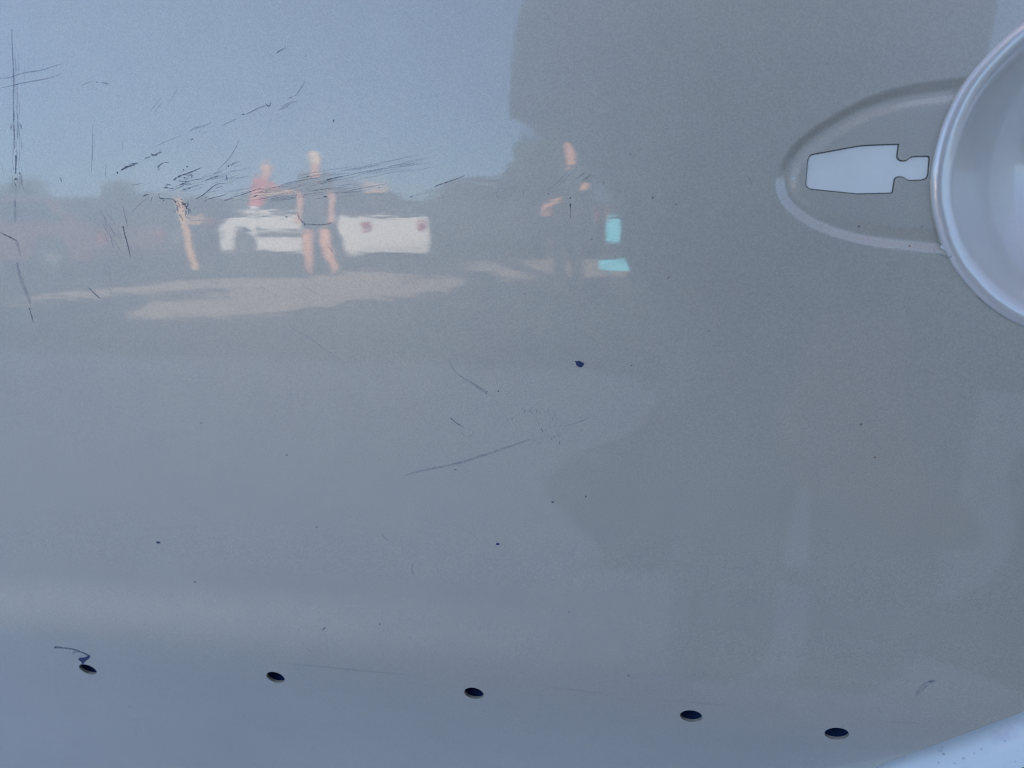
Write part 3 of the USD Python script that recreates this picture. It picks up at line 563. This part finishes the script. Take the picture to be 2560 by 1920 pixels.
def car(name, label, cat, loc, rz, paint_, L=4.1, Hh=1.42, Wd=1.68, kind='hatch', group=None):
    c = thing(name, label, cat, loc, rz, group=group)
    h, r = Hh, 0.30
    def arch(x): return [(x + 0.36 * math.cos(a_), 0.26 + 0.36 * max(0, math.sin(a_))) for a_ in np.linspace(math.pi, 0, 12)]
    low = [(-L / 2, 0.35), (-L / 2 + 0.06, 0.24)] + arch(-L * 0.31) + arch(L * 0.31) + [(L / 2 - 0.05, 0.24), (L / 2, 0.4), (L / 2 - 0.03, 0.62 * h)]
    low += [(L * 0.36, 0.655 * h)] + [(-L * 0.22, 0.66 * h), (-L * 0.42, 0.58 * h), (-L / 2 + 0.02, 0.47 * h)]
    obj('body', slab(low, -Wd / 2, Wd / 2, 0.40 * h, 0.10), paint_, c, smooth=25)
    if kind == 'van': top = [(-L * 0.30, 0.655 * h), (-L * 0.20, 0.97 * h), (L * 0.46, h), (L * 0.485, 0.655 * h)]
    else: top = [(-L * 0.24, 0.655 * h), (-L * 0.06, 0.965 * h), (L * 0.10, h), (L * 0.30, 0.96 * h), (L * 0.45, 0.655 * h)]
    obj('cabin', slab(top, -Wd / 2 + 0.06, Wd / 2 - 0.06, 0.66 * h, 0.35, 0.03), paint_, c, smooth=25)
    for s in (-1, 1):
        for x0, x1 in ((0.10, 0.47), (0.51, 0.90)):
            lo, hi = np.array(top[0]), np.array(top[1]); re, rt = np.array(top[-1]), np.array(top[-2])
            bl = lo + (re - lo) * x0; br = lo + (re - lo) * x1; tl = hi + (rt - hi) * max(0.02, x0 - 0.05); tr = hi + (rt - hi) * min(0.96, x1 + 0.02)
            q_ = []
            for p_, zz in ((bl, 0.69 * h), (br, 0.69 * h), (tr, 0.93 * h), (tl, 0.93 * h)):
                q_.append((p_[0], zz))
            p_ = Polygon(q_).buffer(-0.03).buffer(0.03, 4)
            t = trimesh.creation.extrude_polygon(p_, 0.02, engine='earcut')
            y_ = Wd / 2 - 0.06 - np.maximum(0, t.vertices[:, 1] - 0.66 * h) * 0.35 + 0.004
            t = trimesh.Trimesh(np.c_[t.vertices[:, 0], s * (y_ - 0.01 + t.vertices[:, 2] * 0.6), t.vertices[:, 1]], t.faces, process=False); t.fix_normals()
            obj('side_window', t, M['glass'], c)
        d0 = [(-L * 0.17, 0.30), (L * 0.06, 0.30)]
        obj('door_handle', trimesh.creation.box(bounds=[[-L * 0.02, s * (Wd / 2 - 0.02) - 0.02, 0.59 * h], [L * 0.025, s * (Wd / 2 - 0.02) + 0.02, 0.605 * h]]), M['trim'], c)
        obj('wing_mirror', trimesh.creation.icosphere(2, 0.09).apply_scale([0.7, 1.0, 0.7]).apply_translation([-L * 0.17, s * (Wd / 2 + 0.08), 0.70 * h]), paint_, c, smooth=True)
        hl = trimesh.creation.icosphere(2, 0.10).apply_scale([0.6, 1.2, 0.7]).apply_translation([-L / 2 + 0.09, s * Wd * 0.36, 0.45 * h]); obj('headlight', hl, M['lamp'], c, smooth=True)
        tl_ = trimesh.creation.box(bounds=[[L / 2 - 0.08, s * Wd * 0.38 - 0.1, 0.44 * h], [L / 2 + 0.006, s * Wd * 0.38 + 0.1, 0.56 * h]]); obj('tail_light', tl_, M['red_lens'], c)
        for x in (-L * 0.31, L * 0.31): wheel(c, x, s * (Wd / 2 - 0.10), r, s)
    def pane(x0, z0, x1, z1, w0, w1, nm):
        n_ = np.array([-(z1 - z0), 0, x1 - x0]); n_ = n_ / np.linalg.norm(n_) * 0.012
        if nm == 'rear_window': n_ = -n_
        v_ = np.array([[x0, -w0, z0], [x0, w0, z0], [x1, w1, z1], [x1, -w1, z1]])
        t = trimesh.convex.convex_hull(np.vstack([v_ + n_, v_ - n_ * 0.6])); obj(nm, t, M['glass'], c)
    (ax, az), (bx_, bz) = top[0], top[1]
    pane(ax + (bx_ - ax) * 0.12, az + (bz - az) * 0.12, ax + (bx_ - ax) * 0.9, az + (bz - az) * 0.9, Wd / 2 - 0.14, Wd / 2 - 0.22, 'windscreen')
    (ax, az), (bx_, bz) = top[-1], top[-2]
    pane(ax + (bx_ - ax) * 0.15, az + (bz - az) * 0.15, ax + (bx_ - ax) * 0.85, az + (bz - az) * 0.85, Wd / 2 - 0.14, Wd / 2 - 0.22, 'rear_window')
    obj('bumper', slab([(-L / 2 - 0.04, 0.26), (-L / 2 + 0.1, 0.24), (-L / 2 + 0.1, 0.36), (-L / 2 - 0.04, 0.38)], -Wd / 2 + 0.05, Wd / 2 - 0.05), M['bumper'] if paint_ is not M['white_car'] else paint_, c)
    obj('grille', trimesh.creation.box(bounds=[[-L / 2 - 0.01, -Wd * 0.22, 0.40 * h], [-L / 2 + 0.12, Wd * 0.22, 0.455 * h]]), M['bumper'], c)
    return c
def park(name, label, cat, u, v, dist_v, rz, paint_, **k):
    g = ground_at(u, dist_v)
    return car(name, label, cat, (g[0], g[1], 0), rz, paint_, **k)
wc = park('white_car', 'white hatchback with black roof mirrored in the paint, bare legs in front of it', 'car', 700, 0, 574, 24, M['white_car'], L=3.5, Hh=1.36)
for c_ in wc.GetChildren():
    if c_.GetName() == 'cabin': UsdShade.MaterialBindingAPI.Apply(c_).Bind(M['dark_car'])
    if c_.GetName() == 'bumper': UsdShade.MaterialBindingAPI.Apply(c_).Bind(M['bumper'])
for s_ in (-1, 1): obj('side_stripe', trimesh.creation.box(bounds=[[-0.72, s_ * 0.83 - 0.02, 0.46], [0.72, s_ * 0.83 + 0.02, 0.58]]), M['bumper'], wc)
obj('bonnet_panel', trimesh.creation.box(bounds=[[-1.45, -0.55, 0.80], [-0.80, 0.55, 0.905]]), M['dark_car'], wc)
park('dark_van', 'dark van mirrored in the paint right of the white hatchback', 'van', 1080, 0, 548, 4, M['dark_car'], L=4.6, Hh=1.62, kind='van')
park('dark_car', 'dark saloon mirrored at the far left of the paint', 'car', 40, 0, 538, -3, M['dark_car'], L=4.4, Hh=1.30)
park('dark_car', 'dark estate mirrored between the orange post and the red car', 'car', 330, 0, 540, 5, M['dark_car'], L=4.4, Hh=1.34)
park('red_car', 'dull red car mirrored at the left edge of the paint', 'car', 60, 0, 590, 0, M['red_car'], L=3.8, Hh=1.10)
# the car that carries the door: body behind the door, roof and glass; unseen roof lengthened for its shadow
own = thing('silver_car', 'silver grey car that carries the scratched door', 'car', (0, 0, 0))
body = [(-2.3, 0.30), (-1.9, 0.22), (1.0, 0.22), (1.15, 0.55), (1.55, 0.62), (1.85, 0.30), (2.1, 0.3), (2.1, 1.0), (-2.25, 1.0)]
obj('body', slab(body, 0.16, 1.72), M['paint'], own)
obj('cabin', slab([(-2.22, 1.0), (-2.05, 1.50), (1.75, 1.52), (2.05, 1.0)], 0.2, 1.66, 1.0, 0.25, 0.04), M['paint'], own)
gl = Polygon([(-1.5, 1.27), (-1.25, 1.46), (1.6, 1.48), (1.75, 1.27)])
t = trimesh.creation.extrude_polygon(gl, 0.02, engine='earcut'); t.vertices = np.c_[t.vertices[:, 0], 0.2 + (t.vertices[:, 1] - 1.0) * 0.25 - t.vertices[:, 2] + 0.01, t.vertices[:, 1]]; t.fix_normals()
obj('side_window', t, M['glass'], own)
for x in (-1.55, 1.5): wheel(own, x, 0.30, 0.31, -1)
car('dark_van', 'unseen dark van added ahead of the silver grey car to shade the ground', 'van', (-4.78, 1.0, 0), 0, M['dark_car'], L=4.9, Hh=1.84, kind='van')  # out of view, put in to cast shade over the ground at left
car('added_white_van', 'unseen white van added behind the silver grey car to shade the ground', 'van', (4.9, 1.0, 0), 180, M['white_car'], L=4.9, Hh=1.8, kind='van')  # second added van, carries the shade on to the right

# trees and hedge ----------------------------------------------------
M['leaf'] = mat('leaf', {'o': ('geometry', {}), 'r': ('rgb_ramp', {'ramp': [(0, (0.030, 0.042, 0.018)), (1, (0.075, 0.085, 0.034))]}), 'd': ('principled_bsdf', {'roughness': 0.7, 'specular_ior_level': 0.2}),
    't': ('translucent_bsdf', {}), 'm': ('mix_closure', {'fac': 0.25})}, [('o.random_per_island', 'r.fac'), ('r.color', 'd.base_color'), ('r.color', 't.color'), ('d.BSDF', 'm.closure1'), ('t.BSDF', 'm.closure2')], surface='m.closure')
M['bark'] = plain('bark', (0.09, 0.07, 0.05), 0.9, 0.2, noise=0.3, scale=9)
def leaves(centres, radii, n, size, seed):
    r_ = np.random.default_rng(seed); k = r_.integers(0, len(centres), n)
    d_ = r_.normal(size=(n, 3)); d_ /= np.linalg.norm(d_, axis=1, keepdims=True)
    p = np.asarray(centres)[k] + d_ * (np.asarray(radii)[k] * r_.uniform(0.45, 1.0, n) ** 0.5)[:, None]
    p[:, 2] = np.maximum(p[:, 2], 0.03)
    a_ = r_.normal(size=(n, 3)); a_ /= np.linalg.norm(a_, axis=1, keepdims=True); b_ = np.cross(a_, d_); b_ /= np.maximum(np.linalg.norm(b_, axis=1, keepdims=True), 1e-6)
    s = (size * r_.uniform(0.6, 1.3, n))[:, None]
    v_ = np.stack([p - a_ * s, p + b_ * s * 0.45, p + a_ * s, p - b_ * s * 0.45], 1).reshape(-1, 3)
    i_ = np.arange(n)[:, None] * 4
    return v_, np.vstack([i_ + [0, 1, 2], i_ + [0, 2, 3]])
def tree(label, base, hgt, crown, seed, group=None):
    r_ = np.random.default_rng(seed); t_ = thing('tree', label, 'tree', (0, 0, 0), group=group)
    m = m3.Manifold.cylinder(hgt * 0.75, hgt * 0.035, hgt * 0.012, 10).translate([float(base[0]), float(base[1]), 0.0])
    for k in range(5):
        a_ = k * 1.3; m += m3.Manifold.cylinder(hgt * 0.35, hgt * 0.014, hgt * 0.004, 7).rotate([40, 0, math.degrees(a_)]).translate([float(base[0]), float(base[1]), hgt * (0.35 + 0.06 * k)])
    obj('trunk', m, M['bark'], t_)
    cs, rs = [], []
    for _ in range(16):
        cs.append([base[0] + r_.normal() * crown * 0.5, base[1] + r_.normal() * crown * 0.45, hgt * r_.uniform(0.42, 0.92)]); rs.append(crown * r_.uniform(0.3, 0.5))
    obj('crown', leaves(cs, rs, 9000, hgt * 0.028, seed), M['leaf'], t_)
for u, v, dd, cr, lb in [(1185, 296, 24, 1.1, 'olive tree mirrored beside the shoulder of the person taking the picture'), (250, 412, 30, 1.2, 'small rounded tree mirrored above the dark estate car'),
                         (30, 404, 32, 1.5, 'tree mirrored at the left edge of the paint')]:
    p = seen(u, v, dd); tree(lb, p, p[2] * 1.02, cr, int(u))
cs = [(x, -26 - 1.2 * math.sin(x * 0.3), 0.62 + 0.18 * math.sin(x * 1.7) * math.sin(x * 0.6)) for x in np.arange(-34, 34, 0.55)]
obj('hedge', leaves(cs, [0.85 + 0.12 * math.sin(c_[0] * 2.3) for c_ in cs], 60000, 0.10, 3), M['leaf'], label='long dark hedge mirrored along the horizon behind the parked cars', cat='hedge')

# post with an arm, bollards, camp chair, plank -------------------------------
M['wood'] = plain('orange_wood', (0.55, 0.33, 0.16), 0.7, 0.3, noise=0.2, scale=7)
M['cyan'] = plain('cyan_fabric', (0.13, 0.66, 0.90), 0.7, 0.3)
M['white_plastic'] = plain('white_plastic', (0.8, 0.79, 0.76), 0.4)
def bar(p0, p1, r, seg=8):
    p0, p1 = np.asarray(p0, float), np.asarray(p1, float); d_ = p1 - p0
    t = trimesh.creation.cylinder(r, np.linalg.norm(d_), sections=seg); m = axis(d_ if abs(d_[2]) < np.linalg.norm(d_) * 0.999 else d_ + [1e-4, 0, 0]); t.apply_transform(m); t.apply_translation((p0 + p1) / 2); return t
b0, b1 = seen(410, 532, 11.5), seen(385, 425, 11.5); b0[2] = max(b0[2], 0.0)
sp = thing('leaning_post', 'orange wooden post with one arm mirrored left of the white hatchback', 'post')
foot = b1 + (b0 - b1) * (b1[2] / max(b1[2] - b0[2], 1e-3))
obj('post', bar(foot, b1, 0.055), M['wood'], sp); obj('arm', bar(seen(395, 477, 11.5), seen(440, 474, 11.5), 0.04), M['wood'], sp)
bol0 = None
for k, u in enumerate((944, 968, 1002, 1038)):
    g = ground_at(u, 530)
    if bol0 is None:
        bol0 = thing('bollard', 'leftmost of the four short white bollards mirrored before the dark van', 'bollard', (g[0], g[1], 0), group='row of white bollards')
        obj('post', trimesh.creation.revolve([(0, 0), (0.07, 0), (0.05, 0.25), (0.06, 0.32), (0, 0.34)], sections=14), M['white_plastic'], bol0, smooth=30)
        obj('cap', trimesh.creation.revolve([(0, 0.34), (0.10, 0.34), (0.12, 0.40), (0.08, 0.46), (0, 0.47)], sections=14), M['white_plastic'], bol0, smooth=30)
    else:
        b_ = thing('bollard', ('', 'second from the left of the four white bollards mirrored before the dark van', 'third from the left of the four white bollards mirrored before the dark van', 'rightmost of the four short white bollards mirrored before the dark van')[k], 'bollard', (g[0], g[1], 0), group='row of white bollards')
        b_.GetReferences().AddInternalReference(bol0.GetPath()); b_.SetInstanceable(True)
        x_ = UsdGeom.Xformable(b_)
g = seen(1335, 566, 8.6)
ch = thing('camp_chair', 'cyan folding camp chair mirrored beside the standing person in dark clothes', 'camp chair', (g[0], g[1], 0))
obj('seat', trimesh.creation.box(bounds=[[-0.19, -0.16, 0.33], [0.19, 0.16, 0.42]]), M['cyan'], ch)
obj('backrest', slab([(-0.15, 0.60), (0.0, 0.60), (0.0, 0.86), (-0.15, 0.86)], -0.20, -0.16), M['cyan'], ch)
for x, y in ((-0.17, -0.14), (0.17, -0.14), (-0.17, 0.14), (0.17, 0.14)): obj('leg', bar((x, y, 0), (-x * 0.9, y, 0.34), 0.014), M['bumper'], ch)
for x in (-0.13, -0.02): obj('back_rail', bar((x, -0.17, 0.38), (x, -0.18, 0.86), 0.012), M['bumper'], ch)
pk0, pk1 = seen(545, 424, 12.2), seen(840, 405, 12.8)
d_ = pk1 - pk0
plank = trimesh.creation.box([np.linalg.norm(d_), 0.22, 0.05]); m_ = np.eye(4); xx = d_ / np.linalg.norm(d_); yy = np.cross([0, 0, 1.0], xx); yy /= np.linalg.norm(yy); m_[:3, 0], m_[:3, 1], m_[:3, 2] = xx, yy, np.cross(xx, yy); plank.apply_transform(m_); plank.apply_translation((pk0 + pk1) / 2)
obj('plank', plank, M['wood'], label='orange plank lying on the roof of the white hatchback', cat='plank')

br = thing('glint_bars', 'white bars added in place of windscreen glints at the left edge before the dull red car', 'glint_bars')  # white bars stand in for the bright windscreen glints of parked cars
q0, q1 = seen(-140, 468, 10.2), seen(128, 470, 10.4)
obj('glint_bar', bar(q0, q1, 0.035), M['white_plastic'], br); obj('glint_bar', bar(q0 - [0, 0, 0.09], q1 - [0, 0, 0.09], 0.028), M['white_plastic'], br)
for k_ in (0.04, 0.5, 0.96):
    pp = q0 + (q1 - q0) * k_ + [0, 0.03, 0]; obj('post', bar((pp[0], pp[1], 0), pp + [0, 0, 0.06], 0.03), M['bumper'], br)
# people --------------------------------------------------------------
M['skin'] = plain('skin', (0.62, 0.31, 0.19), 0.55, 0.4)
M['hair'] = plain('dark_hair', (0.03, 0.022, 0.018), 0.6, 0.3)
M['navy'] = plain('dark_cloth', (0.030, 0.034, 0.045), 0.85, 0.2)
M['grey_cloth'] = plain('grey_blue_cloth', (0.065, 0.095, 0.17), 0.9, 0.2, noise=0.15, scale=60)
M['red_cloth'] = plain('red_cloth', (0.55, 0.09, 0.07), 0.85, 0.2)
M['cream_cloth'] = plain('cream_cloth', (0.75, 0.60, 0.44), 0.85, 0.2)
M['peach_cloth'] = plain('peach_cloth', (0.62, 0.36, 0.24), 0.85, 0.2)
M['jeans'] = plain('pale_jeans', (0.36, 0.38, 0.40), 0.9, 0.2, noise=0.1, scale=40)
M['shoe'] = plain('shoe', (0.04, 0.04, 0.045), 0.7, 0.3)
def chain(bones, edge=0.02, it=8, crease=0.0):
    """one surface from bones ((p, r), (q, s)): hull of the two balls each"""
    out = m3.Manifold()
    for (p, r), (q_, s) in bones:
        a_ = m3.Manifold.sphere(r, 20).translate([float(x) for x in p]); b_ = m3.Manifold.sphere(s, 20).translate([float(x) for x in q_])
        out += m3.Manifold.batch_hull([a_, b_])
    mm_ = out.refine_to_length(edge).to_mesh(); t = trimesh.Trimesh(mm_.vert_properties[:, :3], mm_.tri_verts, process=False)
    trimesh.smoothing.filter_taubin(t, iterations=it)
    if crease: t.vertices = t.vertices + t.vertex_normals * (crease * (meshkit.fbm(t.vertices * [9, 9, 16], 3, 4) - 0.5))[:, None]
    return t
def person(label, loc, rz, pose, top, legs, hat=None, hair=True, bare_from=0.55, sleeves=1.0, hand_curl=0.5, fat=1.0):
    """pose: joints in metres for a 1.7 m figure facing -x rotated by rz; z up, feet at 0"""
    t_ = thing('person', label, 'person', loc, rz)
    J = dict(hip=(0, 0, 0.92), chest=(0, 0, 1.28), neck=(0, 0, 1.46), head=(-0.02, 0, 1.60),
             shl=(0, 0.19, 1.39), shr=(0, -0.19, 1.39), ell=(0.02, 0.25, 1.10), elr=(0.02, -0.25, 1.10), hal=(-0.08, 0.25, 0.86), har=(-0.08, -0.25, 0.86),
             hpl=(0, 0.10, 0.90), hpr=(0, -0.10, 0.90), knl=(-0.02, 0.11, 0.49), knr=(-0.02, -0.11, 0.49), anl=(0.03, 0.11, 0.09), anr=(0.03, -0.11, 0.09))
    J.update(pose); J = {k: np.array(v_, float) for k, v_ in J.items()}
    bones = [((J['hip'], 0.145), (J['chest'], 0.15)), ((J['chest'], 0.15), (J['neck'], 0.07)), ((J['neck'], 0.058), (J['head'], 0.055)),
             ((J['shl'], 0.07), (J['shr'], 0.07)), ((J['chest'], 0.12), (J['shl'], 0.07)), ((J['chest'], 0.12), (J['shr'], 0.07))]
    for s in 'lr':
        bones += [((J['sh' + s], 0.06), (J['el' + s], 0.043)), ((J['el' + s], 0.043), (J['ha' + s], 0.028)), ((J['hp' + s], 0.105), (J['kn' + s], 0.062 * fat)), ((J['kn' + s] * [1, 1, 0.9] + [0, 0, 0.02], 0.064 * fat), (J['an' + s], 0.042 * fat)), ((J['hip'], 0.12), (J['hp' + s], 0.105))]
        f_ = J['an' + s] * [1, 1, 0] + [0, 0, 0.035]; bones.append(((f_, 0.04), (f_ + [-0.15, 0, -0.008], 0.028))); bones.append(((J['an' + s], 0.042), (f_, 0.04)))
        d_ = J['ha' + s] - J['el' + s]; d_ /= np.linalg.norm(d_); sd = np.cross(d_, [1, 0, 0.2]); sd /= np.linalg.norm(sd); up_ = np.cross(d_, sd)
        w_ = J['ha' + s]; pm = w_ + d_ * 0.075; bones.append(((w_, 0.028), (pm, 0.032)))
        for k, (o, ln) in enumerate(((-0.028, 0.072), (-0.010, 0.082), (0.010, 0.076), (0.028, 0.058))):
            k0 = pm + sd * o; k1_ = k0 + d_ * ln * 0.6 + up_ * ln * 0.2 * hand_curl; k2 = k1_ + d_ * ln * 0.35 + up_ * ln * 0.45 * hand_curl
            bones += [((k0, 0.010), (k1_, 0.009)), ((k1_, 0.009), (k2, 0.0078))]
        th0 = w_ + d_ * 0.03 - sd * 0.028; bones.append(((th0, 0.012), (th0 + d_ * 0.04 - sd * 0.035, 0.009)))
    hd = J['head']
    bones += [((hd + [0.015, 0, 0.035], 0.083), (hd + [-0.025, 0, -0.055], 0.055)), ((hd + [-0.085, 0, -0.005], 0.012), (hd + [-0.10, 0, -0.03], 0.016)),
              ((hd + [0.0, 0.078, -0.01], 0.016), (hd + [0.012, 0.082, 0.02], 0.016)), ((hd + [0.0, -0.078, -0.01], 0.016), (hd + [0.012, -0.082, 0.02], 0.016)),
              ((hd + [-0.075, -0.02, -0.062], 0.012), (hd + [-0.075, 0.02, -0.062], 0.012))]
    obj('body', chain(bones, 0.018), M['skin'], t_, smooth=True)
    for s in (-1, 1): obj('eye', trimesh.creation.icosphere(1, 0.012).apply_translation(hd + [-0.082, s * 0.032, 0.02]), M['hair'], t_, smooth=True)
    sh = [((J['hip'] + [0, 0, -0.02], 0.162), (J['chest'], 0.166)), ((J['chest'], 0.16), (J['neck'] + [0, 0, -0.03], 0.075)), ((J['shl'], 0.082), (J['shr'], 0.082)), ((J['chest'], 0.135), (J['shl'], 0.082)), ((J['chest'], 0.135), (J['shr'], 0.082))]
    if sleeves > 1: sh += [((J['hip'] + [0, y_, 0.10], 0.13), (J['chest'] + [0, y_ * 1.1, 0.0], 0.13)) for y_ in (-0.10, 0.10)] + [((J['hip'] + [0, -0.10, 0.10], 0.13), (J['hip'] + [0, 0.10, 0.10], 0.13))]
    for s in 'lr':
        e_ = J['sh' + s] + (J['el' + s] - J['sh' + s]) * min(1, sleeves); sh.append(((J['sh' + s], 0.075), (e_, 0.062)))
        if sleeves > 1: sh.append(((e_, 0.062), (J['el' + s] + (J['ha' + s] - J['el' + s]) * (sleeves - 1), 0.045)))
    obj('jacket' if sleeves > 1 else 'shirt', chain(sh, 0.022, crease=0.035 if sleeves > 1 else 0.03), top, t_, smooth=True)
    tr = [((J['hip'], 0.158), (J['hip'] + [0, 0, -0.04], 0.15))]
    for s in 'lr':
        tr += [((J['hip'] + [0, 0, -0.02], 0.14), (J['hp' + s], 0.122))]
        if bare_from < 1: tr.append(((J['hp' + s], 0.120), (J['hp' + s] + (J['kn' + s] - J['hp' + s]) * bare_from, 0.100)))
        else: tr += [((J['hp' + s], 0.118), (J['kn' + s], 0.078)), ((J['kn' + s], 0.078), (J['an' + s], 0.062))]
    obj('shorts' if bare_from < 1 else 'trousers', chain(tr, 0.025), legs, t_, smooth=True)
    for s in 'lr':
        f_ = J['an' + s] * [1, 1, 0] + [0, 0, 0.045]; obj('shoe', chain([((f_, 0.050), (f_ + [-0.16, 0, -0.01], 0.036)), ((f_ + [0, 0, 0.03], 0.05), (f_, 0.05))], 0.02), M['shoe'], t_, smooth=True)
    if hat is not None:
        obj('cap', chain([((hd + [0.015, 0, 0.05], 0.097), (hd + [0.0, 0, 0.06], 0.093)), ((hd + [-0.10, 0.03, 0.055], 0.022), (hd + [-0.10, -0.03, 0.055], 0.022)), ((hd + [-0.06, 0, 0.06], 0.03), (hd + [-0.15, 0, 0.045], 0.012))], 0.02), hat, t_, smooth=True)
    elif hair: obj('hair', chain([((hd + [0.03, 0, 0.045], 0.088), (hd + [0.04, 0, -0.03], 0.07)), ((hd + [0.0, 0, 0.075], 0.068), (hd + [0.03, 0, 0.05], 0.08))], 0.02), M['hair'], t_, smooth=True)
    return t_
g = ground_at(690, 596)
person('person in dark shirt and shorts, bare legs, walking before the mirrored white hatchback', (g[0], g[1], 0), -90, dict(knl=(-0.12, 0.17, 0.50), anl=(-0.02, 0.26, 0.09), knr=(0.02, -0.17, 0.50), anr=(0.10, -0.20, 0.09), chest=(-0.04, 0.03, 1.26), neck=(-0.06, 0.05, 1.44), head=(-0.1, 0.06, 1.57)), M['navy'], M['navy'], hat=M['cream_cloth'], bare_from=0.6, sleeves=0.5, fat=1.35)
g = ground_at(560, 560)
person('person in red shirt and peach cap bending beside the mirrored white hatchback', (g[0], g[1], 0), 180, dict(chest=(-0.10, 0, 1.36), neck=(-0.2, 0, 1.54), head=(-0.28, 0, 1.68), shl=(-0.15, 0.19, 1.47), shr=(-0.15, -0.19, 1.47), ell=(-0.36, 0.2, 1.32), elr=(-0.36, -0.2, 1.32), hal=(-0.6, 0.15, 1.34), har=(-0.6, -0.15, 1.34)), M['red_cloth'], M['navy'], hat=M['peach_cloth'], bare_from=2, sleeves=0.6)
g = ground_at(1228, 632)
person('person in dark clothes with one arm out, mirrored beside the cyan camp chair', (g[0], g[1], 0), -70, dict(elr=(0.02, 0.20, 1.20), ell=(-0.05, 0.42, 1.25), hal=(-0.1, 0.68, 1.20), har=(-0.2, -0.12, 0.98)), M['navy'], M['navy'], hair=True, bare_from=2, sleeves=0.7)
# the person taking the picture, with the phone held at the lens
S_ = 1.06
ph = C - F * 0.006
pose = {k: np.array(v_) * S_ for k, v_ in dict(hip=(0, 0, 0.92), chest=(-0.03, 0, 1.30), neck=(-0.03, 0, 1.46), head=(-0.06, 0, 1.60), shl=(-0.02, 0.17, 1.39), shr=(-0.02, -0.18, 1.39), hpl=(0, 0.10, 0.90), hpr=(0, -0.10, 0.90), knl=(-0.01, 0.11, 0.49), knr=(0.03, -0.11, 0.49)).items()}
base = np.array([0.085, -0.80, 0.0])
hand_w = C + R * 0.10 - F * 0.03 - U * 0.10
local = lambda p: np.array([-(p[1] - base[1]), p[0] - base[0], p[2]])
pose.update(hal=local(hand_w), ell=(-0.10, 0.15, 1.08), har=(-0.20, -0.03, 1.20), elr=(0.03, -0.235, 1.10), hpl=(0, 0.17, 0.95), hpr=(0, 0.0, 0.95), knl=(-0.01, 0.18, 0.52), knr=(0.03, 0.0, 0.52), anl=(0.03, 0.19, 0.09), anr=(0.05, 0.0, 0.09))
pt = person('person in grey blue jacket standing before the door taking the picture', tuple(base), -90, pose, M['grey_cloth'], M['jeans'], hair=True, bare_from=2, sleeves=1.85, hand_curl=1.2)
bag = thing('shoulder_bag', 'dark shoulder bag hanging at the side of the person taking the picture', 'bag')
obj('bag_body', slab([(-0.212, 1.058), (-0.03, 1.045), (-0.03, 1.16), (-0.205, 1.17)], -0.86, -0.78, bev=0.01), M['grey_cloth'], bag, smooth=30)
obj('strap', join([(lambda t_: (np.array(t_.vertices), np.array(t_.faces)))(bar(a_, b_, 0.014)) for a_, b_ in (((-0.10, -0.80, 1.16), (-0.10, -0.84, 1.42)), ((-0.10, -0.84, 1.42), (0.0, -0.80, 1.52)))]), M['navy'], bag)
M['phone'] = plain('phone_black', (0.01, 0.01, 0.012), 0.15, 0.5)
phn = thing('phone', 'black phone held up by the person taking the picture', 'phone')
bx = Polygon([(-0.014, -0.060), (0.140, -0.060), (0.140, 0.014), (-0.014, 0.014)]).buffer(-0.008).buffer(0.008, 6)
t = trimesh.creation.extrude_polygon(bx, 0.008, engine='earcut')
mt = np.eye(4); mt[:3, 0], mt[:3, 1], mt[:3, 2], mt[:3, 3] = R, U, -F, C - F * 0.004
t.apply_transform(mt); obj('case', t, M['phone'], phn, smooth=30)
